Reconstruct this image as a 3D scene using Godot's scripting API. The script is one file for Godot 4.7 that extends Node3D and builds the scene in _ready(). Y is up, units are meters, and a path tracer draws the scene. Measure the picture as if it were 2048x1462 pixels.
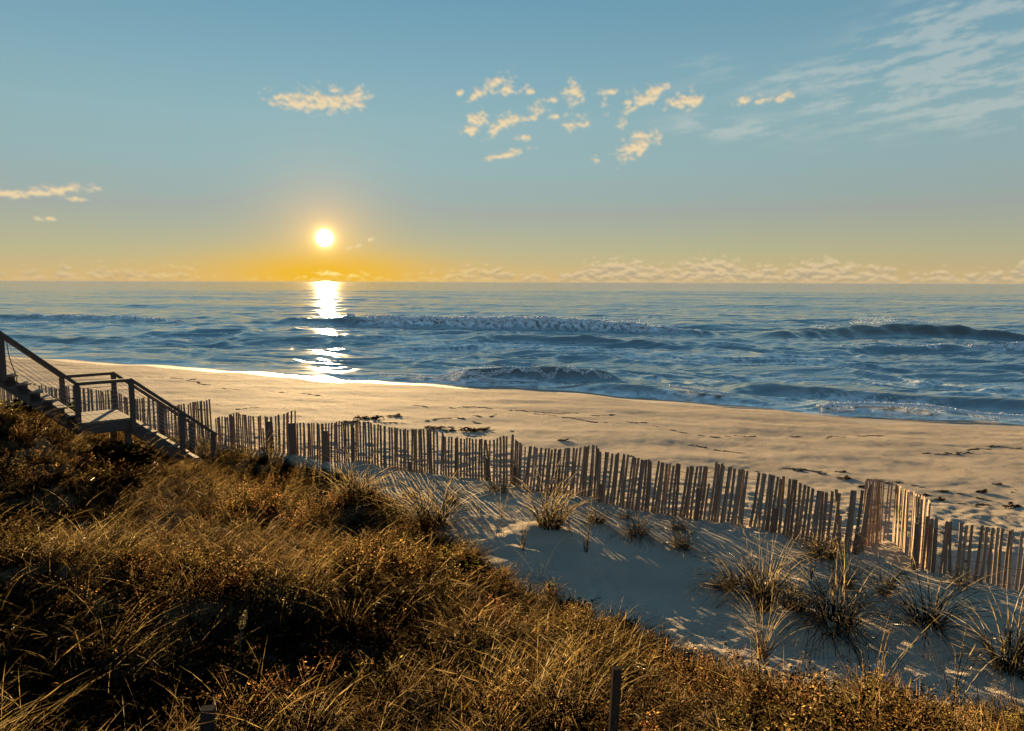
extends Node3D
# A sandy Atlantic beach at sunrise: dune grass, slatted sand fence, wooden stairs, surf. Metres, y up, the sea is y = 0 and lies towards -z.

const EXPOSURE := 6.0
const SUN_AZ := -14.08
const SUN_EL := 3.22
var rng := RandomNumberGenerator.new()
var noise_a := FastNoiseLite.new()
var noise_b := FastNoiseLite.new()
var noise_c := FastNoiseLite.new()
var noise_cell := FastNoiseLite.new()
var taken := {}
var M := {}

# ------------------------------------------------------------------ places (x to the right, f forwards = -z)
const DUNE_POINTS := [[-18.85, 3.29, 27.0], [-16.31, 3.12, 26.0], [-13.53, 3.05, 25.0], [-11.33, 2.82, 24.2], [-9.65, 2.85, 23.5], [-8.76, 2.68, 23.0], [-7.46, 2.71, 22.5], [-6.54, 2.76, 22.0], [-5.52, 2.66, 21.5], [-4.38, 2.8, 21.0], [-3.17, 2.69, 20.6], [-1.97, 2.71, 20.0], [-0.51, 2.67, 19.3], [0.27, 2.76, 18.3], [0.95, 2.72, 18.0], [1.96, 2.85, 17.6], [2.25, 2.84, 17.0], [3.15, 2.82, 16.5], [4.14, 2.83, 15.9], [5.04, 2.86, 15.3], [5.71, 2.8, 14.8], [6.27, 2.73, 14.2], [6.87, 2.77, 13.9], [7.68, 2.7, 13.2], [9.44, 2.3, 13.2], [7.9, 2.55, 15.4], [13.0, 2.2, 12.6], [18.0, 2.3, 11.0], [0.32, 3.38, 13.2], [-1.0, 3.26, 15.0], [1.9, 3.12, 13.2], [3.4, 3.03, 13.2], [5.0, 3.04, 12.2], [6.2, 3.08, 11.5], [7.6, 3.05, 10.8], [9.5, 2.9, 10.6], [2.9, 2.97, 11.4], [4.4, 2.92, 10.4], [5.7, 3.0, 9.3], [7.4, 3.0, 8.3], [1.5, 3.17, 11.4], [1.6, 3.27, 10.0], [2.35, 3.25, 9.4], [3.3, 3.25, 8.7], [10.0, 2.9, 7.5], [0.5, 3.4, 10.6], [-1.63, 3.2, 13.5], [-4.03, 2.9, 18.0], [-8.6, 3.15, 20.0], [-10.2, 3.75, 18.0], [-10.94, 5.0, 15.6], [-13.5, 5.6, 15.0], [-15.0, 4.2, 20.0], [-12.5, 3.6, 21.0], [-9.0, 4.5, 14.5], [-4.5, 3.4, 14.5], [-6.5, 3.3, 17.0], [2.07, 3.77, 7.3], [1.32, 3.7, 8.2], [3.75, 3.87, 6.3], [2.91, 3.79, 6.8], [4.58, 3.89, 6.2], [-0.11, 4.11, 6.9], [-1.84, 4.09, 8.1], [-6.23, 3.95, 12.4], [-4.51, 4.28, 8.9], [-2.86, 4.28, 8.6], [-7.82, 4.37, 11.0], [-5.62, 4.42, 7.8], [-2.03, 4.24, 5.4], [-3.63, 4.23, 5.6], [-4.1, 4.17, 6.6], [-0.91, 4.22, 5.7], [1.04, 4.36, 5.2], [-2.77, 4.06, 6.8], [-6.0, 4.6, 4.0], [0.0, 4.5, 3.6], [5.0, 4.3, 4.0], [-14.0, 5.8, 8.0], [9.0, 3.7, 4.5], [14.0, 3.0, 8.0], [0.0, 4.6, 0.0], [-8.0, 4.8, 0.0], [8.0, 4.2, 0.0]]
const SHORE := [[-120.0, 118.0], [-54.81, 78.75], [-41.5, 74.06], [-26.99, 66.73], [-13.42, 60.74], [-0.91, 56.02], [9.6, 50.83], [19.18, 45.43], [28.99, 41.23], [60.0, 27.0], [140.0, -5.0]]
const FENCE_LINE := [[-60.0, 44.0], [-18.85, 27.0], [-16.31, 26.0], [-13.53, 25.0], [-11.33, 24.2], [-9.65, 23.5], [-8.76, 23.0], [-7.46, 22.5], [-6.54, 22.0], [-5.52, 21.5], [-4.38, 21.0], [-3.17, 20.6], [-1.97, 20.0], [-0.51, 19.3], [0.27, 18.3], [0.95, 18.0], [1.96, 17.6], [2.25, 17.0], [3.15, 16.5], [4.14, 15.9], [5.04, 15.3], [5.71, 14.8], [6.3, 14.2], [7.0, 13.9], [7.8, 13.3], [9.44, 13.2], [18.0, 11.0], [60.0, -4.0]]
const GRASS_EDGE := [[-40.0, 35.0], [-9.5, 22.8], [-8.0, 21.8], [-6.25, 20.97], [-4.32, 19.31], [-2.83, 16.11], [-1.65, 13.65], [-0.18, 11.11], [0.65, 10.56], [1.51, 9.36], [2.39, 8.42], [3.19, 7.71], [4.33, 7.29], [5.62, 7.68], [9.0, 6.9], [20.0, 4.0]]
var tx := PackedFloat64Array()
var tf := PackedFloat64Array()
var tw := PackedFloat64Array()
var ta := [0.0, 0.0, 0.0]


func _ready() -> void:
	rng.seed = 7
	setup_noise()
	make_camera()
	make_sky()
	make_sun()
	solve_dune()
	make_materials()
	make_ground()
	make_sea()
	make_foam()
	make_fences()
	make_stairs()
	make_wrack()
	make_stakes()
	make_clumps()
	make_forbs()
	make_grass()


func make_camera() -> void:
	var cam := Camera3D.new()
	cam.name = "camera"
	add_child(cam)
	cam.position = Vector3(0, 8, 0)
	cam.fov = 52.61
	cam.near = 0.05
	cam.far = 60000.0
	cam.basis = Basis.from_euler(Vector3(deg_to_rad(-6.42), 0, deg_to_rad(0.168)))
	cam.current = true


func make_sky() -> void:
	var env := Environment.new()
	env.background_mode = Environment.BG_SKY
	env.tonemap_mode = Environment.TONE_MAPPER_LINEAR
	env.tonemap_exposure = EXPOSURE
	env.sdfgi_enabled = true
	env.ssao_enabled = true
	env.ssil_enabled = true
	var pano := PanoramaSkyMaterial.new()
	pano.panorama = ImageTexture.create_from_image(paint_sky())
	var sky := Sky.new()
	sky.sky_material = pano
	env.sky = sky
	var we := WorldEnvironment.new()
	we.name = "world_environment"
	we.environment = env
	add_child(we)


func make_sun() -> void:
	var sun := DirectionalLight3D.new()
	sun.name = "sun"
	sun.light_energy = 1.6
	sun.light_color = Color(1.0, 0.67, 0.31).linear_to_srgb()
	sun.light_angular_distance = 0.4
	sun.shadow_enabled = true
	sun.sky_mode = DirectionalLight3D.SKY_MODE_LIGHT_ONLY
	add_child(sun)
	sun.basis = Basis.from_euler(Vector3(deg_to_rad(-SUN_EL), PI - deg_to_rad(SUN_AZ), 0))


func setup_noise() -> void:
	for n in [noise_a, noise_b, noise_c]:
		n.noise_type = FastNoiseLite.TYPE_SIMPLEX_SMOOTH
		n.fractal_type = FastNoiseLite.FRACTAL_FBM
	noise_a.seed = 11
	noise_a.frequency = 1.0
	noise_a.fractal_octaves = 5
	noise_a.fractal_gain = 0.55
	noise_b.seed = 23
	noise_b.frequency = 1.0
	noise_b.fractal_octaves = 2
	noise_c.seed = 37
	noise_c.frequency = 1.0
	noise_c.fractal_octaves = 3
	noise_cell.noise_type = FastNoiseLite.TYPE_CELLULAR
	noise_cell.cellular_return_type = FastNoiseLite.RETURN_DISTANCE
	noise_cell.fractal_type = FastNoiseLite.FRACTAL_NONE
	noise_cell.frequency = 1.0
	noise_cell.seed = 5


# ------------------------------------------------------------------ sky
# Air colours by height above the horizon, in degrees.
const AIR := [[0.0, 214, 184, 128], [1.0, 205, 184, 134], [2.2, 191, 185, 146], [3.8, 177, 180, 157], [5.0, 168, 177, 165], [6.4, 160, 178, 174], [8.5, 153, 181, 183], [11.5, 147, 181, 187], [15.0, 132, 173, 187], [20.0, 111, 158, 181], [32.0, 101, 149, 181], [55.0, 99, 147, 183], [90.0, 98, 146, 184]]
const BACK := [[0.0, 166, 170, 186], [3.0, 172, 174, 192], [8.0, 170, 180, 199], [14.0, 156, 178, 198], [20.0, 138, 171, 196], [32.0, 120, 163, 192], [55.0, 106, 153, 187], [90.0, 98, 146, 184]]
const CLOUDS := [[-15.56, 12.62, 2.4, 0.78, -2.0, 1.0], [-13.63, 12.76, 2.33, 1.01, 0.0, 0.95], [-11.8, 13.03, 1.47, 0.78, 22.0, 1.0], [-16.94, 12.53, 1.01, 0.47, 0.0, 0.75], [-1.52, 14.28, 1.78, 0.47, 28.0, 0.8], [-2.64, 13.65, 1.01, 0.47, 40.0, 0.7], [-0.58, 14.08, 1.16, 0.54, 10.0, 0.7], [1.14, 13.95, 0.7, 0.35, 0.0, 0.8], [-3.91, 13.73, 0.35, 0.19, 30.0, 0.7], [-2.68, 11.72, 0.85, 0.93, 60.0, 0.95], [-2.98, 11.29, 1.01, 0.54, 10.0, 0.9], [-2.34, 12.35, 0.54, 0.47, 0.0, 0.8], [-0.81, 11.59, 1.32, 0.62, 40.0, 1.0], [0.17, 11.95, 1.01, 0.54, 10.0, 0.7], [0.78, 10.68, 0.66, 0.31, 0.0, 0.8], [-0.5, 9.47, 1.63, 0.35, 12.0, 0.85], [1.78, 12.43, 0.85, 0.66, 40.0, 0.7], [3.25, 12.18, 0.7, 0.35, 0.0, 0.6], [4.65, 13.71, 0.85, 1.01, 60.0, 0.8], [2.97, 13.29, 0.7, 0.31, 0.0, 0.6], [4.75, 11.57, 1.09, 0.58, 0.0, 0.7], [7.24, 13.79, 1.01, 0.31, 0.0, 0.7], [6.81, 13.05, 0.39, 0.39, 0.0, 0.6], [7.12, 12.36, 0.39, 0.23, 30.0, 0.6], [10.17, 13.42, 1.71, 0.66, 25.0, 1.05], [8.65, 12.87, 0.62, 0.85, 0.0, 0.6], [12.63, 12.88, 1.55, 0.58, 8.0, 1.0], [13.33, 13.02, 0.78, 0.78, 20.0, 0.9], [8.27, 11.6, 0.54, 0.39, 20.0, 0.8], [9.41, 10.0, 1.78, 0.93, 28.0, 1.1], [8.43, 9.32, 0.85, 0.54, 50.0, 0.9], [6.21, 9.0, 0.39, 0.35, 30.0, 0.6], [16.89, 12.82, 0.78, 0.39, 0.0, 0.8], [18.09, 12.74, 0.85, 0.31, 8.0, 0.7], [19.59, 12.8, 0.7, 0.35, 20.0, 0.75], [-32.62, 5.57, 2.71, 0.31, 3.0, 0.8], [-30.68, 5.92, 2.33, 0.35, 3.0, 0.9], [-33.82, 5.4, 1.55, 0.35, 0.0, 0.85], [-29.92, 5.36, 1.01, 0.19, 0.0, 0.55], [-31.67, 3.99, 0.78, 0.19, 0.0, 0.6], [-11.66, 2.71, 0.35, 0.19, 15.0, 0.8], [-10.73, 3.16, 0.23, 0.12, 10.0, 0.7], [-12.25, 2.51, 0.31, 0.12, 0.0, 0.6]]
const CIRRUS := [[29.63, 13.8, 8.91, 3.68, 12.0, 1.0], [22.13, 14.02, 10.08, 1.01, 2.0, 0.8], [26.61, 16.25, 4.65, 1.55, 28.0, 0.6], [31.09, 16.59, 4.65, 1.74, 10.0, 0.8], [15.58, 11.02, 4.26, 0.85, -8.0, 1.7], [14.39, 15.26, 2.71, 0.62, 0.0, 0.6], [28.36, 11.39, 7.75, 1.09, -3.0, 0.8], [23.79, 12.45, 4.65, 0.7, 0.0, 0.6], [32.73, 11.94, 5.81, 2.33, 0.0, 0.8]]


func ramp(table: Array, el: float) -> Vector3:
	var i := 0
	while i < table.size() - 2 and el > table[i + 1][0]:
		i += 1
	var a: Array = table[i]
	var b: Array = table[i + 1]
	var t := clampf((el - a[0]) / (b[0] - a[0]), 0.0, 1.0)
	var c := Color(lerpf(a[1], b[1], t) / 255.0, lerpf(a[2], b[2], t) / 255.0, lerpf(a[3], b[3], t) / 255.0).srgb_to_linear()
	return Vector3(c.r, c.g, c.b)


func air(az: float, el: float) -> Vector3:
	var front := ramp(AIR, maxf(el, 0.0))
	var far := smoothstep(35.0, 130.0, absf(wrapf(az - SUN_AZ, -180.0, 180.0)))
	var c := front.lerp(ramp(BACK, maxf(el, 0.0)), far)
	var side := smoothstep(0.0, 55.0, absf(wrapf(az - SUN_AZ, -180.0, 180.0)))
	c *= 1.0 - 0.11 * side
	# to the right of the sun the horizon is a little greener and cooler
	var dx := wrapf(az - SUN_AZ, -180.0, 180.0) * cos(deg_to_rad(el))
	var dy := el - SUN_EL
	var d := sqrt(dx * dx + dy * dy)
	var dl := sqrt(dx * dx * 0.16 + (el - 0.5) * (el - 0.5) * 4.0)
	c += Vector3(0.80, 0.38, 0.02) * exp(-d / 1.15) + Vector3(0.17, 0.05, -0.04) * exp(-d * d / 24.0)
	var low := exp(-dl * dl / 11.0)
	c = c.lerp(Vector3(0.90, 0.50, 0.015), 0.95 * low)
	var low2 := exp(-dx * dx / 340.0) * exp(-maxf(el, 0.0) / 0.9)
	c = c.lerp(Vector3(0.82, 0.47, 0.12), 0.6 * low2 * (1.0 - low))
	c = c.max(Vector3(0.01, 0.01, 0.01))
	return c


func paint_sky() -> Image:
	# the whole sphere coarsely, then the part with clouds at full size
	var w := 512
	var h := 256
	var data := PackedFloat32Array()
	data.resize(w * h * 3)
	for j in h:
		var el := 90.0 - (j + 0.5) * 180.0 / h
		for i in w:
			var az := wrapf((i + 0.5) * 360.0 / w, -180.0, 180.0)
			var c := air(az, el) / EXPOSURE
			var k := (j * w + i) * 3
			data[k] = c.x
			data[k + 1] = c.y
			data[k + 2] = c.z
	var im := Image.create_from_data(w, h, false, Image.FORMAT_RGBF, data.to_byte_array())
	im.resize(4096, 2048, Image.INTERPOLATE_BILINEAR)
	var ppd := 4096.0 / 360.0
	var pw := 1024
	var ph := 352
	var left := -512
	var top := int((90.0 - 29.5) * ppd)
	var fine := PackedVector3Array()
	fine.resize(pw * ph)
	for j in ph:
		var el := 90.0 - (top + j + 0.5) / ppd
		for i in pw:
			var az := (left + i + 0.5) / ppd
			fine[j * pw + i] = air(az, el)
	add_cirrus(fine, pw, ph, left, top, ppd)
	add_bank(fine, pw, ph, left, top, ppd)
	add_puffs(fine, pw, ph, left, top, ppd)
	# the blinding face of the sun
	for j in ph:
		var el := 90.0 - (top + j + 0.5) / ppd
		for i in pw:
			var az := (left + i + 0.5) / ppd
			var d := Vector2(az - SUN_AZ, el - SUN_EL).length()
			if d < 3.0:
				var k := j * pw + i
				fine[k] += Vector3(5.0, 4.6, 3.6) * (1.0 - smoothstep(0.42, 0.68, d)) + Vector3(1.5, 1.05, 0.42) * exp(-d * d / 0.42) + Vector3(0.35, 0.24, 0.06) * exp(-d / 0.5)
	var bytes := PackedFloat32Array()
	bytes.resize(pw * ph * 3)
	for k in pw * ph:
		var c := fine[k] / EXPOSURE
		bytes[k * 3] = c.x
		bytes[k * 3 + 1] = c.y
		bytes[k * 3 + 2] = c.z
	var part := Image.create_from_data(pw, ph, false, Image.FORMAT_RGBF, bytes.to_byte_array())
	im.blit_rect(part, Rect2i(512, 0, 512, ph), Vector2i(0, top))
	im.blit_rect(part, Rect2i(0, 0, 512, ph), Vector2i(4096 - 512, top))
	return im


func add_puffs(px: PackedVector3Array, pw: int, ph: int, left: int, top: int, ppd: float) -> void:
	# small sunlit cumulus scraps: several blobs may overlap in one cloud
	var cover := PackedFloat32Array()
	cover.resize(pw * ph)
	for b in CLOUDS:
		var rx: float = b[2] * 1.5
		var ry: float = maxf(b[3] * 1.45, 0.25)
		var ca := cos(deg_to_rad(b[4]))
		var sa := sin(deg_to_rad(b[4]))
		var reach: float = maxf(rx, ry)
		var i0 := maxi(0, int((b[0] - reach) * ppd) - left)
		var i1 := mini(pw - 1, int((b[0] + reach) * ppd) - left)
		var j0 := maxi(0, int((90.0 - b[1] - reach) * ppd) - top)
		var j1 := mini(ph - 1, int((90.0 - b[1] + reach) * ppd) - top)
		for j in range(j0, j1 + 1):
			var el := 90.0 - (top + j + 0.5) / ppd
			for i in range(i0, i1 + 1):
				var az := (left + i + 0.5) / ppd
				var x: float = (az - b[0]) * ca + (el - b[1]) * sa
				var y: float = -(az - b[0]) * sa + (el - b[1]) * ca
				# flatter below than above
				var q := sqrt(pow(x / (rx * 0.75), 2.0) + pow(y / (ry * (0.85 if y > 0.0 else 0.62)), 2.0))
				var n := noise_c.get_noise_2d(az * 0.9, el * 1.3) * 0.9 + noise_b.get_noise_2d(az * 1.9 + 50.0 + 0.8 * el, el * 2.6) * 0.38
				var v: float = (1.0 - q) * 1.25 * b[5] + n * 0.85 - 0.04
				var k := j * pw + i
				cover[k] = maxf(cover[k], v)
	for j in ph:
		var el := 90.0 - (top + j + 0.5) / ppd
		for i in pw:
			var k := j * pw + i
			if cover[k] > 0.0:
				var az := (left + i + 0.5) / ppd
				var a := smoothstep(0.0, 1.0, cover[k])
				var below: float = cover[mini(k + pw * 2, pw * ph - 1)]
				var lit := clampf(0.62 - 1.3 * (below - cover[k]) + 0.6 * noise_b.get_noise_2d(az * 2.4, el * 3.0), 0.0, 1.0)
				var tone := Vector3(0.60, 0.52, 0.40).lerp(Vector3(0.96, 0.72, 0.40), lit)
				px[k] = px[k].lerp(tone, a * 0.85)


func add_cirrus(px: PackedVector3Array, pw: int, ph: int, left: int, top: int, ppd: float) -> void:
	for j in ph:
		var el := 90.0 - (top + j + 0.5) / ppd
		if el < 9.0 or el > 26.0:
			continue
		for i in pw:
			var az := (left + i + 0.5) / ppd
			if az < 4.0:
				continue
			var sum := 0.0
			for b in CIRRUS:
				var t := deg_to_rad(b[4])
				var x: float = ((az - b[0]) * cos(t) + (el - b[1]) * sin(t)) / b[2]
				var y: float = (-(az - b[0]) * sin(t) + (el - b[1]) * cos(t)) / b[3]
				var q := x * x + y * y
				if q < 3.0:
					sum += b[5] * exp(-q * 1.4)
			if sum > 0.03:
				var n := 0.42 + 1.1 * noise_a.get_noise_2d(az * 0.16 + el * 0.1, el * 0.95 - az * 0.12) + 0.45 * noise_a.get_noise_2d(az * 0.5, el * 3.4 - az * 0.3)
				var a := clampf(sum * 0.58 * smoothstep(0.08, 1.05, n), 0.0, 0.46)
				var k := j * pw + i
				px[k] = px[k].lerp(Vector3(0.56, 0.60, 0.56), a)


func add_bank(px: PackedVector3Array, pw: int, ph: int, left: int, top: int, ppd: float) -> void:
	# the low row of cumulus over the horizon
	for j in ph:
		var el := 90.0 - (top + j + 0.5) / ppd
		if el > 3.2 or el < -0.4:
			continue
		for i in pw:
			var az := (left + i + 0.5) / ppd
			var right := smoothstep(-12.0, 14.0, az)
			var roof := 0.85 + 0.55 * right + 1.05 * noise_b.get_noise_2d(az * 0.13, 3.0) + 0.65 * noise_a.get_noise_2d(az * 0.75, 9.0)
			var n := noise_a.get_noise_2d(az * 0.8, el * 1.9) + 0.35 * noise_a.get_noise_2d(az * 2.6, el * 5.0)
			var v := (roof - el) * 0.9 + n * 0.85 - 0.15 + 0.2 * right
			var a := smoothstep(0.0, 0.55, v) * (0.62 + 0.22 * right)
			if a <= 0.0:
				continue
			var up := noise_a.get_noise_2d(az * 0.8, (el + 0.16) * 1.9)
			var lit := clampf(0.45 + 1.7 * (noise_a.get_noise_2d(az * 0.8, el * 1.9) - up) + 0.35 * (el - 0.5), 0.0, 1.0)
			var k := j * pw + i
			var base := px[k]
			var near := exp(-pow((az - SUN_AZ) / 9.0, 2.0))
			var tone := Vector3(0.44, 0.37, 0.25).lerp(Vector3(0.76, 0.58, 0.34), lit)
			tone = tone.lerp(Vector3(0.82, 0.48, 0.06).lerp(Vector3(1.0, 0.72, 0.16), lit), near)
			tone = tone.lerp(Vector3(1.25, 1.05, 0.5), lit * exp(-pow((az - SUN_AZ) / 2.2, 2.0)))
			px[k] = base.lerp(tone, a * (0.35 + 0.65 * smoothstep(-0.1, 0.5, el)))


# ------------------------------------------------------------------ terrain
func solve_dune() -> void:
	# a thin-plate surface through measured heights
	var n := DUNE_POINTS.size()
	var m := n + 3
	var a := []
	for r in m:
		var row := PackedFloat64Array()
		row.resize(m + 1)
		a.append(row)
	for r in n:
		for c in n:
			var dx: float = DUNE_POINTS[r][0] - DUNE_POINTS[c][0]
			var df: float = DUNE_POINTS[r][2] - DUNE_POINTS[c][2]
			var d2 := dx * dx + df * df
			a[r][c] = 0.5 * d2 * log(d2) if d2 > 1e-9 else 0.02
		var p := [1.0, DUNE_POINTS[r][0], DUNE_POINTS[r][2]]
		for c in 3:
			a[r][n + c] = p[c]
			a[n + c][r] = p[c]
		a[r][m] = DUNE_POINTS[r][1]
	for c in m:
		var best := c
		for r in range(c + 1, m):
			if absf(a[r][c]) > absf(a[best][c]):
				best = r
		var keep: PackedFloat64Array = a[c]
		a[c] = a[best]
		a[best] = keep
		var top: PackedFloat64Array = a[c]
		for r in range(c + 1, m):
			var row: PackedFloat64Array = a[r]
			var k := row[c] / top[c]
			if k != 0.0:
				for q in range(c, m + 1):
					row[q] -= k * top[q]
				a[r] = row
	var x := PackedFloat64Array()
	x.resize(m)
	for r in range(m - 1, -1, -1):
		var row: PackedFloat64Array = a[r]
		var s := row[m]
		for c in range(r + 1, m):
			s -= row[c] * x[c]
		x[r] = s / row[r]
	for r in n:
		tx.append(DUNE_POINTS[r][0])
		tf.append(DUNE_POINTS[r][2])
		tw.append(x[r] * 0.5)
	ta = [x[n], x[n + 1], x[n + 2]]


func dune(x: float, f: float) -> float:
	var s: float = ta[0] + ta[1] * x + ta[2] * f
	for k in tw.size():
		var dx := x - tx[k]
		var df := f - tf[k]
		var d2 := dx * dx + df * df + 1e-9
		s += tw[k] * d2 * log(d2)
	return s


func along(line: Array, x: float) -> float:
	var n := line.size()
	var i := 0
	while i < n - 2 and x > line[i + 1][0]:
		i += 1
	var a: Array = line[i]
	var b: Array = line[i + 1]
	return a[1] + (b[1] - a[1]) * (x - a[0]) / (b[0] - a[0])


func inland(x: float, f: float) -> float:
	# metres from the water's edge, negative in the water
	return (along(SHORE, x) - f) * 0.87 + 0.5 * sin(x * 0.21 + 1.0) + 0.35 * sin(x * 0.53) + 0.2 * sin(x * 1.13 + 2.0)


func ground(x: float, f: float) -> float:
	var s := inland(x, f)
	var beach := maxf(0.12 * s, -4.0)
	if s > 0.0:
		beach = 0.065 * minf(s, 45.0) + 0.40 * (1.0 - exp(-s / 6.0))
	var behind := (along(FENCE_LINE, x) - f) * 0.85
	var y := beach
	var w := smoothstep(-2.4, -0.1, behind)
	if w > 0.0:
		var d := dune(x, f) if absf(x) < 22.0 and f > -3.0 else 4.0
		if absf(x) > 17.0:
			d = lerpf(d, 3.6, smoothstep(17.0, 22.0, absf(x)))
		if f < 0.0:
			d = lerpf(d, 4.0, smoothstep(0.0, 3.0, -f))
		y = lerpf(beach, d, w)
	if s > -2.0:
		# wind-worked unevenness, footprints along the path behind the fence and in front of it
		var dry := smoothstep(0.5, 7.0, s)
		y += dry * (0.07 * noise_b.get_noise_2d(x * 0.13, f * 0.2) + 0.018 * noise_b.get_noise_2d(x * 0.7 + 9.0, f * 0.7) + 0.008 * noise_b.get_noise_2d(x * 2.4, f * 2.4))
		var trod := smoothstep(-8.5, -2.0, behind) * (1.0 - smoothstep(0.3, 1.2, behind))
		trod = maxf(trod, 1.15 * smoothstep(4.0, 5.6, behind) * smoothstep(-2.5, 0.5, x))
		trod = maxf(trod, 0.06 * smoothstep(7.0, 16.0, s))
		if trod > 0.02 and f > 4.0:
			var c := noise_cell.get_noise_2d(x * 2.3 + 0.4 * noise_b.get_noise_2d(x, f), f * 2.3)
			y += trod * 0.11 * clampf(c + 0.62, -0.4, 0.42)
			y += trod * 0.03 * noise_c.get_noise_2d(x * 3.1, f * 3.1)
		if behind > 0.0:
			y += 0.05 * noise_c.get_noise_2d(x * 0.7, f * 0.7) * smoothstep(0.0, 1.0, behind)
			# sand caught by the clumps of grass
			if f > 7.0 and x > -4.0 and x < 8.0:
				for q in CLUMPS:
					var dx: float = x - q[0]
					var df: float = f - q[1]
					var r2: float = (dx * dx + df * df) / (q[2] * q[2] * 0.30)
					if r2 < 5.0:
						y += 0.15 * q[2] * exp(-r2)
			y += 0.30 * noise_c.get_noise_2d(x * 0.62 + 3.0, f * 0.62) * smoothstep(0.6, 2.0, along(GRASS_EDGE, x) - f)
	return y


func fan(rs: PackedFloat64Array, ts: PackedFloat64Array) -> PackedInt32Array:
	var idx := PackedInt32Array()
	var w := ts.size()
	for j in rs.size() - 1:
		for i in w - 1:
			var a := j * w + i
			idx.append_array([a, a + w, a + 1, a + 1, a + w, a + w + 1])
	return idx


func normals_of(v: PackedVector3Array, rows: int, cols: int) -> PackedVector3Array:
	var n := PackedVector3Array()
	n.resize(v.size())
	for j in rows:
		var j0 := maxi(j - 1, 0) * cols
		var j1 := mini(j + 1, rows - 1) * cols
		for i in cols:
			var i0 := maxi(i - 1, 0)
			var i1 := mini(i + 1, cols - 1)
			var c := (v[j * cols + i1] - v[j * cols + i0]).cross(v[j1 + i] - v[j0 + i])
			n[j * cols + i] = c.normalized() if c.y > 0.0 else -c.normalized()
	return n


func commit(called: String, arrays: Array, material: Material, parent: Node3D = self) -> MeshInstance3D:
	var mesh := ArrayMesh.new()
	mesh.add_surface_from_arrays(Mesh.PRIMITIVE_TRIANGLES, arrays)
	mesh.surface_set_material(0, material)
	return put(called, mesh, null, parent)


func put(called: String, mesh: Mesh, material: Material, parent: Node3D = self) -> MeshInstance3D:
	var o := MeshInstance3D.new()
	o.mesh = mesh
	if material:
		o.material_override = material
	o.name = numbered(called, parent)
	parent.add_child(o, true)
	return o


func numbered(called: String, parent: Node) -> String:
	var key := "%d/%s" % [parent.get_instance_id(), called]
	var n: int = taken.get(key, 0)
	taken[key] = n + 1
	return called if n == 0 else "%s_%03d" % [called, n]


func thing(called: String, label: String, category: String, at: Vector3, group := "") -> Node3D:
	var o := Node3D.new()
	o.name = numbered(called, self)
	add_child(o, true)
	o.position = at
	tag(o, label, category, group)
	return o


func tag(o: Node, label: String, category := "", group := "", kind := "") -> void:
	if label:
		o.set_meta("label", label)
	if category:
		o.set_meta("category", category)
	if group:
		o.set_meta("group", group)
	if kind:
		o.set_meta("kind", kind)


func noise_texture(freq: float, octaves: int, seed_: int, low: Color, high: Color, normal := 0.0, size := 512) -> NoiseTexture2D:
	var n := FastNoiseLite.new()
	n.seed = seed_
	n.noise_type = FastNoiseLite.TYPE_SIMPLEX_SMOOTH
	n.frequency = freq
	n.fractal_octaves = octaves
	n.fractal_gain = 0.6
	var t := NoiseTexture2D.new()
	t.width = size
	t.height = size
	t.seamless = true
	t.noise = n
	if normal > 0.0:
		t.as_normal_map = true
		t.bump_strength = normal
	else:
		var g := Gradient.new()
		g.set_color(0, low)
		g.set_color(1, high)
		t.color_ramp = g
	return t


func plain(albedo: Color, rough: float, vertex := false) -> StandardMaterial3D:
	# albedo given as linear base colour
	var m := StandardMaterial3D.new()
	m.albedo_color = albedo.linear_to_srgb()
	m.roughness = rough
	m.vertex_color_use_as_albedo = vertex
	return m


func ripple_normals() -> ImageTexture:
	# wind ripples with long crests lying along the shore: a sum of small waves that repeats every 23 m
	var g := RandomNumberGenerator.new()
	g.seed = 19
	var n := 512
	var sx := PackedFloat32Array()
	var sz := PackedFloat32Array()
	sx.resize(n * n)
	sz.resize(n * n)
	for w in 34:
		var k := 3.0 * pow(16.0, g.randf())
		var a := deg_to_rad(g.randfn(16.0, 17.0))
		var kx := roundi(k * sin(a))
		var kz := roundi(k * cos(a))
		var slope := 0.027
		var l := sqrt(kx * kx + kz * kz)
		var phase := g.randf() * TAU
		for j in n:
			var p := TAU * kz * j / n + phase
			for i in n:
				var c := cos(p + TAU * kx * i / n) * slope
				sx[j * n + i] += c * kx / l
				sz[j * n + i] += c * kz / l
	var bytes := PackedByteArray()
	bytes.resize(n * n * 3)
	for q in n * n:
		var v := Vector3(-sx[q], -sz[q], 1.0).normalized()
		bytes[q * 3] = int(127.5 + 127.5 * v.x)
		bytes[q * 3 + 1] = int(127.5 + 127.5 * v.y)
		bytes[q * 3 + 2] = int(127.5 + 127.5 * v.z)
	return ImageTexture.create_from_image(Image.create_from_data(n, n, false, Image.FORMAT_RGB8, bytes))


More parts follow.
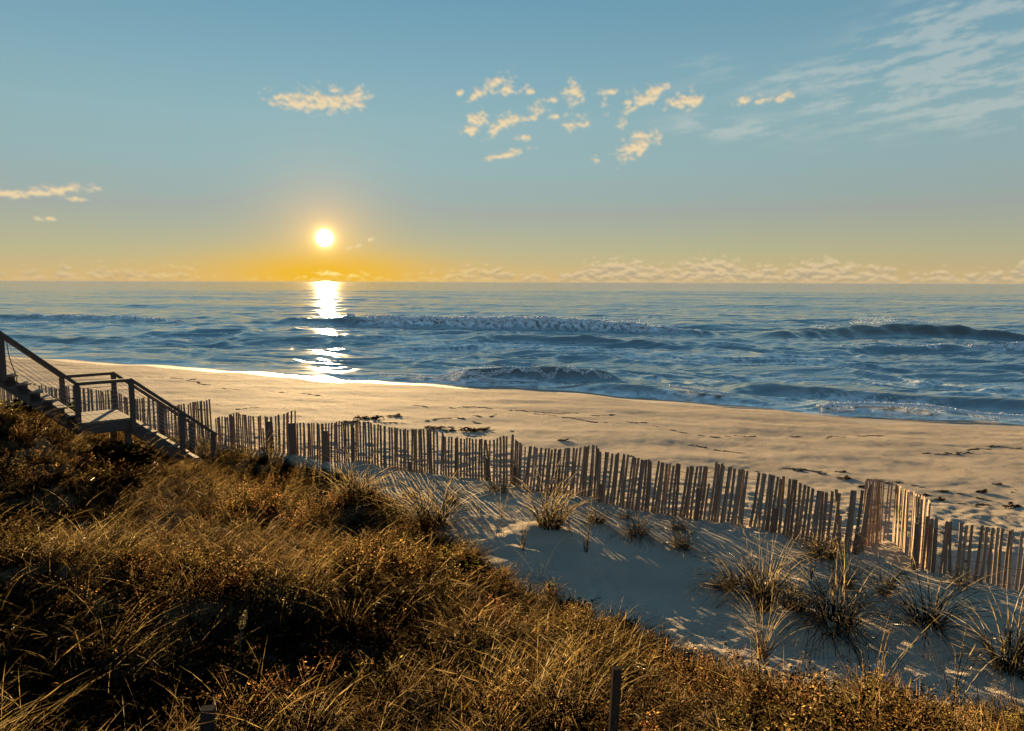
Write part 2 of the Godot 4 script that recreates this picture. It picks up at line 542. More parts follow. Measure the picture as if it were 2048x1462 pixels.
func make_materials() -> void:
	var grain := noise_texture(0.05, 5, 3, Color(0.0, 0.0, 0.0), Color(1, 1, 1), 0.0, 1024)
	var fleck := noise_texture(0.11, 4, 8, Color(0.84, 0.83, 0.82), Color(1, 1, 1), 0.0, 1024)
	var sand := plain(Color(1, 1, 1), 0.95, true)
	sand.uv1_triplanar = true
	sand.uv1_world_triplanar = true
	sand.uv1_scale = Vector3(0.45, 0.45, 0.45)
	sand.albedo_texture = fleck
	sand.heightmap_enabled = true
	sand.heightmap_texture = grain
	sand.heightmap_scale = 3.2
	sand.metallic_specular = 0.045
	M.sand = sand
	var wet: StandardMaterial3D = sand.duplicate()
	wet.roughness = 0.6
	wet.metallic_specular = 0.25
	wet.heightmap_scale = 0.4
	M.damp_sand = wet
	var soaked: StandardMaterial3D = sand.duplicate()
	soaked.roughness = 0.38
	soaked.metallic_specular = 0.15
	soaked.heightmap_scale = 0.15
	M.wet_sand = soaked
	var sea := plain(Color(1, 1, 1), 0.06, true)
	sea.metallic_specular = 0.75
	sea.normal_enabled = true
	sea.normal_texture = ripple_normals()
	sea.normal_scale = 1.0
	sea.uv1_triplanar = true
	sea.uv1_world_triplanar = true
	sea.uv1_scale = Vector3.ONE / 23.0
	sea.clearcoat_enabled = true
	sea.clearcoat = 0.12
	sea.clearcoat_roughness = 0.1
	M.sea = sea
	M.foam = plain(Color(0.72, 0.74, 0.75), 1.0)
	M.foam.backlight_enabled = true
	M.foam.backlight = Color(0.3, 0.3, 0.3)
	M.foam.metallic_specular = 0.1
	M.spray = plain(Color(0.9, 0.9, 0.9), 0.6)
	M.spray.backlight_enabled = true
	M.spray.backlight = Color(1, 1, 1)
	M.wood = []
	var streak := noise_texture(0.02, 5, 17, Color(0.62, 0.6, 0.58), Color(1.05, 1.02, 1.0))
	for c in [Color(0.33, 0.215, 0.135), Color(0.26, 0.165, 0.105), Color(0.37, 0.265, 0.18), Color(0.20, 0.137, 0.09), Color(0.29, 0.23, 0.18), Color(0.28, 0.185, 0.115)]:
		var w := plain(c, 0.85)
		w.uv1_triplanar = true
		w.uv1_scale = Vector3(6.0, 0.35, 6.0)
		w.albedo_texture = streak
		M.wood.append(w)
	M.post = []
	for c in [Color(0.17, 0.13, 0.10), Color(0.14, 0.11, 0.085)]:
		var w := plain(c, 0.9)
		w.uv1_triplanar = true
		w.uv1_scale = Vector3(5.0, 0.5, 5.0)
		w.albedo_texture = streak
		M.post.append(w)
	M.timber = plain(Color(0.085, 0.066, 0.053), 0.8)
	M.timber.uv1_triplanar = true
	M.timber.uv1_scale = Vector3(3.0, 3.0, 3.0)
	M.timber.albedo_texture = streak
	M.plank = plain(Color(0.20, 0.155, 0.115), 0.75)
	M.plank.uv1_triplanar = true
	M.plank.uv1_scale = Vector3(6.0, 6.0, 0.6)
	M.plank.albedo_texture = streak
	M.stake = plain(Color(0.07, 0.05, 0.036), 0.95)
	M.stake.metallic_specular = 0.1
	M.stake.albedo_texture = streak
	M.stake.uv1_triplanar = true
	M.stake.uv1_scale = Vector3(8.0, 0.6, 8.0)
	M.steel = plain(Color(0.3, 0.3, 0.3), 0.35)
	M.steel.metallic = 1.0
	M.wire = plain(Color(0.03, 0.025, 0.022), 0.9)
	M.wire.metallic_specular = 0.1
	M.rope = plain(Color(0.10, 0.08, 0.06), 0.9)
	M.wrack = plain(Color(0.05, 0.037, 0.028), 0.7)
	M.blade = plain(Color(1, 1, 1), 0.42, true)
	M.blade.backlight_enabled = true
	M.blade.backlight = Color(1, 1, 1)
	M.blade.metallic_specular = 0.6
	M.leaf = plain(Color(1, 1, 1), 0.7, true)
	M.leaf.backlight_enabled = true
	M.leaf.backlight = Color(0.95, 0.95, 0.95)


func make_ground() -> void:
	var rs := PackedFloat64Array()
	var r := 0.8
	while r < 5.0:
		rs.append(r)
		r *= 1.07
	while r < 26.0:
		rs.append(r)
		r *= 1.0062
	while r < 100.0:
		rs.append(r)
		r *= 1.0085
	rs.append(130.0)
	var ts := PackedFloat64Array()
	var t := -180.0
	while t <= 180.0:
		ts.append(t)
		t += 6.0 if absf(t + 0.01) > 44.0 and not (t < -43.0 and t > -49.0) else 0.165
	ts[ts.size() - 1] = 180.0
	var cols := ts.size()
	var v := PackedVector3Array()
	var shore_at := PackedFloat32Array()
	var col := PackedColorArray()
	v.resize(rs.size() * cols)
	col.resize(v.size())
	shore_at.resize(v.size())
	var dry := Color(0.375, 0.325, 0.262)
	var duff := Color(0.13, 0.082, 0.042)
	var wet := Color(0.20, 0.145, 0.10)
	for j in rs.size():
		for i in cols:
			var a := deg_to_rad(ts[i])
			var x := rs[j] * sin(a)
			var f := rs[j] * cos(a)
			var s := inland(x, f)
			var k := j * cols + i
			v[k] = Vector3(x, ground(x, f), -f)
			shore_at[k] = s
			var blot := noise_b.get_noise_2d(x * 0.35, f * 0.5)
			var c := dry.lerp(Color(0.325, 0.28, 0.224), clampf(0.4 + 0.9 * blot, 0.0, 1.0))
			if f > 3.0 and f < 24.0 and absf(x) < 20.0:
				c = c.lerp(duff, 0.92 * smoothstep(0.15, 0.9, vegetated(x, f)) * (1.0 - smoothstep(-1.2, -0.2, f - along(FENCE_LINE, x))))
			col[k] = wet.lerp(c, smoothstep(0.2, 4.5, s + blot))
	var n := normals_of(v, rs.size(), cols)
	var dry_part := PackedInt32Array()
	var damp_part := PackedInt32Array()
	var wet_part := PackedInt32Array()
	for j in rs.size() - 1:
		for i in cols - 1:
			var a := j * cols + i
			var s := shore_at[a]
			var quad := [a, a + cols, a + 1, a + 1, a + cols, a + cols + 1]
			if s > 4.0:
				dry_part.append_array(quad)
			elif s > 1.6:
				damp_part.append_array(quad)
			else:
				wet_part.append_array(quad)
	var parts := [dry_part, damp_part, wet_part]
	var mesh := ArrayMesh.new()
	var mats := [M.sand, M.damp_sand, M.wet_sand]
	for q in 3:
		var arr := []
		arr.resize(Mesh.ARRAY_MAX)
		arr[Mesh.ARRAY_VERTEX] = v
		arr[Mesh.ARRAY_NORMAL] = n
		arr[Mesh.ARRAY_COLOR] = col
		arr[Mesh.ARRAY_INDEX] = parts[q]
		mesh.add_surface_from_arrays(Mesh.PRIMITIVE_TRIANGLES, arr)
		mesh.surface_set_material(q, mats[q])
	tag(put("beach", mesh, null), "wide sandy beach and dune slope", "", "", "structure")


# ------------------------------------------------------------------ sea
const WAVES := [[[[-54.77, 136.41, 0.0], [-47.96, 140.79, 0.25], [-41.06, 143.29, 1.0], [-27.98, 136.13, 1.3], [-14.59, 131.46, 1.4], [-2.06, 125.49, 1.5], [11.16, 121.59, 1.7], [21.72, 116.46, 1.2], [28.05, 110.35, 0.7], [31.94, 105.87, 0.0]], 2.2, 9.0], [[[33.51, 104.1, 0.0], [40.6, 108.01, 0.8], [50.39, 113.67, 1.5], [62.14, 118.51, 2.0], [68.67, 116.0, 1.9], [72.3, 109.58, 1.2], [73.92, 101.56, 0.8], [78.01, 90.3, 0.0]], 2.4, 10.0], [[[-128.54, 155.45, 0.8], [-106.9, 154.52, 1.0], [-93.51, 153.09, 0.9], [-79.23, 149.55, 0.8], [-65.73, 142.16, 0.6], [-52.18, 132.1, 0.3], [-42.04, 123.29, 0.0]], 2.0, 7.0], [[[-6.18, 58.95, 0.0], [-3.45, 60.32, 0.65], [-0.16, 61.07, 0.95], [4.0, 61.17, 0.95], [7.23, 60.24, 0.75], [9.74, 58.06, 0.0]], 0.9, 2.2], [[[3.67, 55.93, 0.0], [5.84, 54.86, 0.4], [8.64, 53.59, 0.55], [11.25, 52.12, 0.6], [13.73, 50.72, 0.5], [16.08, 49.4, 0.35], [18.08, 47.52, 0.0]], 0.9, 2.2], [[[15.23, 53.63, 0.0], [17.88, 55.03, 0.55], [20.22, 54.27, 0.6], [23.3, 52.02, 0.55], [26.49, 49.95, 0.5], [30.3, 47.85, 0.5], [32.9, 46.87, 0.5], [36.39, 45.2, 0.4]], 1.1, 3.0], [[[18.38, 46.63, 0.0], [20.78, 46.28, 0.4], [22.96, 45.56, 0.5], [25.38, 44.86, 0.5], [27.38, 43.14, 0.35], [29.75, 41.88, 0.35], [32.48, 40.24, 0.0]], 0.8, 2.0], [[[40.08, 90.11, 0.0], [43.99, 88.12, 0.18], [49.3, 86.94, 0.18], [55.59, 88.52, 0.38], [60.9, 86.65, 0.38], [68.94, 79.58, 0.0]], 1.3, 4.0], [[[-8.49, 100.97, 0.0], [-3.03, 101.19, 0.45], [2.42, 99.6, 0.55], [10.28, 97.3, 0.5], [17.49, 93.52, 0.4], [21.88, 90.66, 0.0]], 1.4, 4.5], [[[-81.1, 106.51, 0.35], [-69.86, 106.98, 0.45], [-56.73, 101.59, 0.5], [-46.43, 100.15, 0.45], [-39.08, 100.44, 0.3], [-27.25, 104.7, 0.4], [-18.29, 102.18, 0.2], [-13.78, 99.63, 0.0]], 1.4, 5.0], [[[-54.54, 78.4, 0.0], [-46.47, 76.49, 0.3], [-39.28, 74.65, 0.35], [-33.12, 73.36, 0.25], [-29.59, 72.04, 0.0]], 0.8, 2.2], [[[-18.04, 65.61, 0.0], [-13.7, 62.09, 0.2], [-9.29, 60.84, 0.3], [-3.4, 59.37, 0.35], [1.43, 57.96, 0.2], [4.84, 56.29, 0.0]], 0.7, 1.8]]
# crest as x, f, height; then the steepness of its shoreward and seaward sides in metres
var crest_f := []
var crest_h := []
var crest_x0 := []
const STEP := 0.5
const CHOP := [[83.0, 0.20, 5.0], [53.0, 0.17, -6.0], [31.0, 0.10, 4.0], [23.0, 0.055, -9.0], [17.0, 0.05, 12.0], [12.5, 0.045, -5.0], [9.1, 0.045, 20.0], [7.6, 0.045, -12.0], [6.3, 0.05, 24.0], [5.3, 0.052, -20.0], [4.4, 0.052, 9.0], [3.7, 0.05, 28.0], [3.1, 0.042, -24.0], [2.5, 0.034, 14.0], [2.1, 0.026, -30.0], [1.7, 0.018, 30.0]]


func prepare_waves() -> void:
	for w in WAVES:
		var pts: Array = w[0]
		var fs := PackedFloat64Array()
		var hs := PackedFloat64Array()
		var x: float = pts[0][0]
		var i := 0
		while x < pts[-1][0]:
			while i < pts.size() - 2 and x > pts[i + 1][0]:
				i += 1
			var t: float = (x - pts[i][0]) / (pts[i + 1][0] - pts[i][0])
			fs.append(lerpf(pts[i][1], pts[i + 1][1], t) + 0.35 * w[1] * noise_b.get_noise_2d(x * 0.12, 4.0))
			hs.append(lerpf(pts[i][2], pts[i + 1][2], t * t * (3.0 - 2.0 * t)) * (1.0 + 0.12 * noise_b.get_noise_2d(x * 0.16, 9.0)))
			x += STEP
		crest_f.append(fs)
		crest_h.append(hs)
		crest_x0.append(float(pts[0][0]))


# wave number, from x, to x, lumps, size, how far the white water reaches down the face, label
const ROLLERS := [
	[0, -31.0, 28.0, 6000, 0.15, 3.2, "long white roller breaking across the middle of the sea"],
	[2, -100.0, -62.0, 1700, 0.14, 1.6, "thin white roller far out beyond the stairs"],
	[6, 19.5, 32.0, 5200, 0.045, 1.3, "white water tumbling onto the sand at the far end of the beach"],
	[4, 10.5, 15.2, 1800, 0.04, 0.9, "short patch of foam on a small wave close to shore"],
	[7, 55.0, 78.0, 1200, 0.10, 1.8, "white crest behind the small dark swells, below the tall dark wave"],
	[11, -11.0, 2.0, 1800, 0.045, 1.2, "fringe of foam where the sun's path meets the sand"],
	[7, 40.0, 51.0, 500, 0.08, 0.7, "thin broken line of foam below the tall dark wave"],
	[3, -5.5, 8.0, 1200, 0.045, 1.9, "foam at the foot of the brown wave close to shore"],
]


func breaker(x: float, f: float) -> float:
	var y := 0.0
	for k in crest_f.size():
		var fs: PackedFloat64Array = crest_f[k]
		var at: float = (x - crest_x0[k]) / STEP
		var i := int(at)
		if at < 0.0 or i >= fs.size() - 1:
			continue
		var n := (f - lerpf(fs[i], fs[i + 1], at - i)) * 0.94
		var front: float = WAVES[k][1]
		var back: float = WAVES[k][2]
		if n > back * 2.6 or n < -front * 5.0:
			continue
		var hs: PackedFloat64Array = crest_h[k]
		var h := lerpf(hs[i], hs[i + 1], at - i)
		if n > 0.0:
			y += h * exp(-n * n / (back * back))
		else:
			y += h * (1.14 * exp(-n * n / (front * front)) - 0.14 * exp(-pow((n + front * 2.0) / front, 2.0)) - 0.14 * exp(-n * n / (front * front * 0.5)))
	return y


func sea_level(x: float, f: float, r: float, s: float) -> float:
	var calm := smoothstep(0.0, 14.0, -s)
	var y := 0.0
	var wx := x + 1.5 * noise_b.get_noise_2d(x * 0.05, f * 0.05) * 4.0
	var wf := f + 1.5 * noise_b.get_noise_2d(x * 0.05 + 31.0, f * 0.05) * 4.0
	for k in CHOP.size():
		var c: Array = CHOP[k]
		var l: float = c[0]
		if r > l * 36.0 + 60.0:
			break
		var a := deg_to_rad(21.0 + c[2])
		var p: float = TAU / l * (wx * sin(a) + wf * cos(a)) + k * 1.7
		var fade := 1.0 - smoothstep(l * 18.0 + 30.0, l * 36.0 + 60.0, r)
		# crests sharper than troughs
		var q := 0.5 + 0.5 * sin(p)
		y += fade * c[1] * 1.3 * (2.0 * q * q - 0.75)
	# gusts roughen some stretches more than others
	return y * (0.12 + 0.88 * calm) * (0.82 + 0.45 * noise_b.get_noise_2d(x * 0.02, f * 0.045))


func make_sea() -> void:
	prepare_waves()
	var rs := PackedFloat64Array()
	var r := 34.0
	while r < 70.0:
		rs.append(r)
		r += 0.23
	while r < 115.0:
		rs.append(r)
		r += 0.36
	while r < 190.0:
		rs.append(r)
		r += 0.55
	while r < 700.0:
		rs.append(r)
		r *= 1.009
	while r < 26000.0:
		rs.append(r)
		r *= 1.06
	rs.append(28000.0)
	var ts := PackedFloat64Array()
	var t := -75.0
	while t <= 75.0:
		ts.append(t)
		t += 0.125 if absf(t) < 39.0 else 1.0
	var cols := ts.size()
	var v := PackedVector3Array()
	var col := PackedColorArray()
	v.resize(rs.size() * cols)
	col.resize(v.size())
	var deep := Color(0.085, 0.138, 0.160)
	var shoal := Color(0.095, 0.135, 0.145)
	var silt := Color(0.060, 0.036, 0.018)
	var white := Color(0.70, 0.72, 0.72)
	for j in rs.size():
		for i in cols:
			var a := deg_to_rad(ts[i])
			var x := rs[j] * sin(a)
			var f := rs[j] * cos(a)
			var k := j * cols + i
			var s := inland(x, f)
			if s > 3.0:
				v[k] = Vector3(x, -0.5, -f)
				col[k] = shoal
				continue
			var y := 0.02
			var b := 0.0
			if rs[j] < 220.0:
				b = breaker(x, f)
			y += sea_level(x, f, rs[j], s) + b
			if b > 0.12 and rs[j] < 200.0:
				y += 0.16 * b * rolling(x, f) * noise_c.get_noise_2d(x * 0.9, f * 1.2)
			if s > -4.0:
				y *= smoothstep(1.0, -4.0, s)
			v[k] = Vector3(x, y, -f)
			var c := shoal.lerp(deep, smoothstep(2.0, 40.0, -s))
			c = c.lerp(silt, clampf(b * 1.4 - 0.1, 0.0, 0.92))
			if rs[j] < 200.0:
				# lace of old foam in the surf zone
				var lace := 1.0 - absf(noise_c.get_noise_2d(x * 0.22, f * 0.42)) * 5.5
				lace = maxf(lace, 1.0 - absf(noise_c.get_noise_2d(x * 0.6 + 40.0, f * 1.1)) * 6.0)
				var zone := smoothstep(-0.15, 0.4, noise_b.get_noise_2d(x * 0.03 + 7.0, f * 0.07)) * (1.0 - smoothstep(38.0, 62.0, -s))
				zone = maxf(zone, 1.0 - smoothstep(1.0, 6.0, -s))
				var foam := clampf(lace * 1.3, 0.0, 1.0) * zone * 0.65
				if s > -3.2:
					foam = maxf(foam, 0.62 * smoothstep(-3.2, -1.2, s) * smoothstep(0.1, 0.5, noise_c.get_noise_2d(x * 0.8, f * 0.8) + 0.35))
				c = c.lerp(white, foam * (1.0 - clampf(b * 1.5, 0.0, 1.0)))
			if b > 0.12 and rs[j] < 200.0:
				var k2 := rolling(x, f)
				if k2 > 0.0:
					c = c.lerp(white, k2 * smoothstep(-0.35, 0.25, noise_c.get_noise_2d(x * 1.1, f * 1.6)))
			col[k] = c
	var arr := []
	arr.resize(Mesh.ARRAY_MAX)
	arr[Mesh.ARRAY_VERTEX] = v
	arr[Mesh.ARRAY_NORMAL] = normals_of(v, rs.size(), cols)
	arr[Mesh.ARRAY_COLOR] = col
	arr[Mesh.ARRAY_INDEX] = fan(rs, ts)
	tag(commit("sea", arr, M.sea), "open sea with low surf", "", "", "structure")


func rolling(x: float, f: float) -> float:
	# how much of the wave face is tumbling white water
	var most := 0.0
	for q in ROLLERS:
		if q[0] == 3 or x < q[1] or x > q[2]:
			continue
		var c := crest_at(q[0], x)
		var n: float = c.x - f
		if n > -0.5 and n < q[5] * 1.2:
			most = maxf(most, smoothstep(0.0, 0.12, minf(x - q[1], q[2] - x) / (q[2] - q[1])) * smoothstep(q[5] * 1.2, q[5] * 0.6, n))
	return most * 0.9


func lump_mesh(bumps: float, seed_: int, rings := 5, segs := 7) -> ArrayMesh:
	var sp := SphereMesh.new()
	sp.radius = 1.0
	sp.height = 2.0
	sp.rings = rings
	sp.radial_segments = segs
	var arr := sp.get_mesh_arrays()
	var v: PackedVector3Array = arr[Mesh.ARRAY_VERTEX]
	for k in v.size():
		var p := v[k]
		v[k] = p * (1.0 + bumps * noise_c.get_noise_3d(p.x * 1.3 + seed_ * 7.0, p.y * 1.3, p.z * 1.3))
	arr[Mesh.ARRAY_VERTEX] = v
	var mesh := ArrayMesh.new()
	mesh.add_surface_from_arrays(Mesh.PRIMITIVE_TRIANGLES, arr)
	return mesh


func scatter(called: String, mesh: Mesh, material: Material, places: Array, colors: Array = []) -> MultiMeshInstance3D:
	var mm := MultiMesh.new()
	mm.transform_format = MultiMesh.TRANSFORM_3D
	mm.use_colors = colors.size() > 0
	mm.mesh = mesh
	mm.instance_count = places.size()
	for k in places.size():
		mm.set_instance_transform(k, places[k])
		if colors:
			mm.set_instance_color(k, colors[k])
	var o := MultiMeshInstance3D.new()
	o.multimesh = mm
	o.material_override = material
	o.name = numbered(called, self)
	add_child(o, true)
	return o


func crest_at(k: int, x: float) -> Vector2:
	var fs: PackedFloat64Array = crest_f[k]
	var at: float = clampf((x - crest_x0[k]) / STEP, 0.0, fs.size() - 1.001)
	var i := int(at)
	var hs: PackedFloat64Array = crest_h[k]
	return Vector2(lerpf(fs[i], fs[i + 1], at - i), lerpf(hs[i], hs[i + 1], at - i))


func make_foam() -> void:
	var lump := lump_mesh(0.9, 1)
	for q in ROLLERS:
		var places := []
		for i in int(q[3]):
			var x: float = rng.randf_range(q[1], q[2])
			var c := crest_at(q[0], x)
			var ends: float = minf(x - q[1], q[2] - x) / (q[2] - q[1])
			if noise_b.get_noise_2d(x * 0.25, q[3]) < -0.05 - ends * 3.0:
				continue
			var down := pow(rng.randf(), 3.0)
			if q[0] == 3:
				down = rng.randf_range(0.6, 1.0)
			var f: float = c.x - down * q[5] * (0.6 + 0.6 * noise_b.get_noise_2d(x * 0.5, 2.0)) + 0.2
			var size: float = q[4] * rng.randf_range(0.5, 1.1)
			var y := breaker(x, f) + sea_level(x, f, 40.0, inland(x, f)) + size * 0.25 + (1.0 - down) * maxf(0.0, rng.randfn(0.0, 0.10)) * c.y
			var basis := Basis.from_euler(Vector3(rng.randf() * TAU, rng.randf() * TAU, 0.0)).scaled(Vector3(size * rng.randf_range(0.9, 1.8), size * 0.8, size))
			places.append(Transform3D(basis, Vector3(x, y, -f)))
		tag(scatter("surf_foam", lump, M.foam, places), q[6], "foam", "white water on the waves", "stuff")
	var sprays := [[0, -20.0, 26.0, 2600, 0.55, "fine spray blown off the white roller in the middle of the sea"], [1, 45.0, 72.0, 2600, 0.7, "fine spray blown off the tall dark wave"], [3, -4.5, 6.0, 500, 0.25, "fine spray over the brown wave close to shore"]]
	var drop := lump_mesh(0.4, 2, 2, 4)
	for q in sprays:
		var places := []
		for i in int(q[3]):
			var x: float = rng.randf_range(q[1], q[2])
			var c := crest_at(q[0], x)
			var up := absf(rng.randfn(0.0, 0.55))
			var gust := clampf(0.5 + 1.4 * noise_b.get_noise_2d(x * 0.15, 77.0), 0.05, 1.0)
			if q[0] == 1:
				gust *= exp(-pow((x - 57.0) / 10.0, 2.0))
			if rng.randf() > gust:
				continue
			var y: float = c.y + up * q[4] * (0.4 + gust)
			var size := rng.randf_range(0.012, 0.034)
			places.append(Transform3D(Basis().scaled(Vector3.ONE * size), Vector3(x + rng.randfn(0.0, 0.2), y, -(c.x + 0.2 + up * 0.9))))
		tag(scatter("sea_spray", drop, M.spray, places), q[5], "spray", "spray blown off the waves", "stuff")


# ------------------------------------------------------------------ sand fences
func box_mesh(size: Vector3, bevel := 0.0) -> ArrayMesh:
	# a board with its corners taken off, centred, standing on y = 0
	var b := minf(bevel, minf(size.x, size.z) * 0.4)
	var hx := size.x / 2.0
	var hz := size.z / 2.0
	var ring := PackedVector2Array([Vector2(-hx + b, -hz), Vector2(hx - b, -hz), Vector2(hx, -hz + b), Vector2(hx, hz - b), Vector2(hx - b, hz), Vector2(-hx + b, hz), Vector2(-hx, hz - b), Vector2(-hx, -hz + b)])
	if b <= 0.0:
		ring = PackedVector2Array([Vector2(-hx, -hz), Vector2(hx, -hz), Vector2(hx, hz), Vector2(-hx, hz)])
	var st := SurfaceTool.new()
	st.begin(Mesh.PRIMITIVE_TRIANGLES)
	st.set_smooth_group(-1)
	var n := ring.size()
	for i in n:
		var a := Vector3(ring[i].x, 0, ring[i].y)
		var c := Vector3(ring[(i + 1) % n].x, 0, ring[(i + 1) % n].y)
		var up := Vector3(0, size.y, 0)
		for p in [a, a + up, c, c, a + up, c + up]:
			st.add_vertex(p)
	for i in range(1, n - 1):
		for p in [ring[0], ring[i], ring[i + 1]]:
			st.add_vertex(Vector3(p.x, size.y, p.y))
		for p in [ring[0], ring[i + 1], ring[i]]:
			st.add_vertex(Vector3(p.x, 0, p.y))
	st.generate_normals()
	return st.commit()


func slat_meshes() -> Array:
	var list := []
	for q in 5:
		var w: float = [0.060, 0.055, 0.064, 0.057, 0.062][q]
		var st := SurfaceTool.new()
		st.begin(Mesh.PRIMITIVE_TRIANGLES)
		st.set_smooth_group(-1)
		var rows := 4
		var rings := []
		for j in rows + 1:
			var t := float(j) / rows
			var bow: float = 0.012 * sin(t * PI) * [1, -1, 0.4, -0.5, 0.8][q]
			var ww := w * (1.0 - 0.06 * t)
			rings.append([Vector3(-ww / 2 + bow, t, -0.006), Vector3(ww / 2 + bow, t + (0.012 * ([0, 1, -1, 0.5, 0][q]) if j == rows else 0.0), -0.006), Vector3(ww / 2 + bow, t, 0.006), Vector3(-ww / 2 + bow, t, 0.006)])
		for j in rows:
			for i in 4:
				var a: Vector3 = rings[j][i]
				var b: Vector3 = rings[j][(i + 1) % 4]
				var c: Vector3 = rings[j + 1][(i + 1) % 4]
				var d: Vector3 = rings[j + 1][i]
				for p in [a, d, b, b, d, c]:
					st.add_vertex(p)
		var top: Array = rings[rows]
		for p in [top[0], top[2], top[1], top[0], top[3], top[2]]:
			st.add_vertex(p)
		st.generate_normals()
		list.append(st.commit())
	return list


const FENCES := [[[[-21.26, 4.38, 28.0], [-18.84, 4.52, 27.0], [-17.79, 4.4, 26.5], [-16.97, 4.34, 26.2], [-15.99, 4.2, 25.9], [-15.5, 4.37, 25.7], [-14.18, 4.24, 25.2], [-13.52, 4.27, 25.0], [-12.92, 3.99, 24.8], [-12.12, 4.18, 24.5], [-11.33, 3.88, 24.2], [-10.53, 4.05, 23.9], [-9.64, 4.23, 23.5]], 0.09, 0.0, "farthest sand fence, running behind the wooden stairs", [[0.97, 1.2, 0.07]]], [[[-9.56, 3.64, 23.4], [-8.85, 3.77, 23.05], [-8.76, 3.91, 23.0], [-8.15, 3.84, 22.7], [-7.43, 3.88, 22.4], [-6.8, 4.05, 22.1], [-6.49, 4.15, 21.95]], 0.09, 0.0, "short sand fence between the foot of the stairs and the two wide grey posts", [[0.22, 1.15, 0.1], [0.7, 1.08, 0.17], [0.97, 1.05, 0.19]]], [[[-6.58, 3.77, 22.0], [-5.52, 3.83, 21.5], [-4.85, 3.98, 21.2], [-4.33, 4.03, 20.9], [-3.15, 3.88, 20.5], [-2.4, 3.97, 20.1], [-2.07, 4.01, 19.9], [-1.87, 3.83, 19.8], [-1.12, 3.82, 19.5], [-0.51, 3.84, 19.2], [-0.18, 4.01, 19.1], [0.08, 4.06, 19.0]], 0.09, 0.01, "straight sand fence in the middle, standing behind the grass slope", [[0.17, 1.0, 0.19], [0.3, 1.06, 0.1], [0.56, 0.42, 0.12], [0.9, 0.7, 0.1]]], [[[0.03, 3.98, 18.9], [0.31, 3.93, 18.2], [0.94, 3.92, 17.9], [1.54, 4.01, 17.7], [1.95, 4.13, 17.5], [2.08, 4.05, 17.1], [2.63, 4.01, 16.8], [3.13, 4.0, 16.4], [3.74, 3.97, 16.1], [4.14, 3.99, 15.9], [4.37, 4.12, 15.8], [4.54, 4.09, 15.6], [5.01, 4.06, 15.2], [5.36, 4.03, 15.0]], 0.08, 0.13, "long leaning sand fence with striped shadows on the sand bank below it", [[0.02, 0.55, 0.1], [0.24, 0.8, 0.06], [0.42, 0.5, 0.07], [0.76, 0.8, 0.06]]], [[[5.34, 4.03, 15.05], [5.68, 4.04, 14.75], [5.96, 3.93, 14.4], [6.25, 3.92, 14.15], [6.47, 4.02, 14.0], [6.71, 4.09, 13.85], [6.83, 4.23, 13.8]], 0.08, 0.1, "short leaning sand fence before the corner, behind the wide grass clump", [[0.06, 0.6, 0.1], [0.9, 0.5, 0.09]]], [[[6.83, 4.19, 14.0], [7.37, 4.04, 14.7], [7.94, 3.81, 15.4], [8.23, 3.71, 15.6]], 0.15, 0.04, "sparse taller sand fence set back behind the corner", []], [[[8.23, 3.72, 15.5], [8.07, 3.82, 14.9], [7.92, 3.92, 14.3], [7.78, 4.0, 13.7], [7.66, 4.06, 13.15]], 0.1, 0.03, "edge-on run of sand fence at the corner, its slats lit yellow", [[0.9, 0.9, 0.08]]], [[[7.23, 3.82, 13.0], [7.71, 3.78, 13.05], [7.91, 3.69, 13.1], [8.47, 3.62, 13.1], [9.41, 3.47, 13.15], [10.39, 3.36, 13.2]], 0.11, 0.03, "dark widely spaced sand fence at the right end below the corner", [[0.03, 0.95, 0.08], [0.13, 0.9, 0.07]]]]
# nodes as x, height of the slat tops, f; then slat spacing, lean, label, posts as share of the way along, height, width


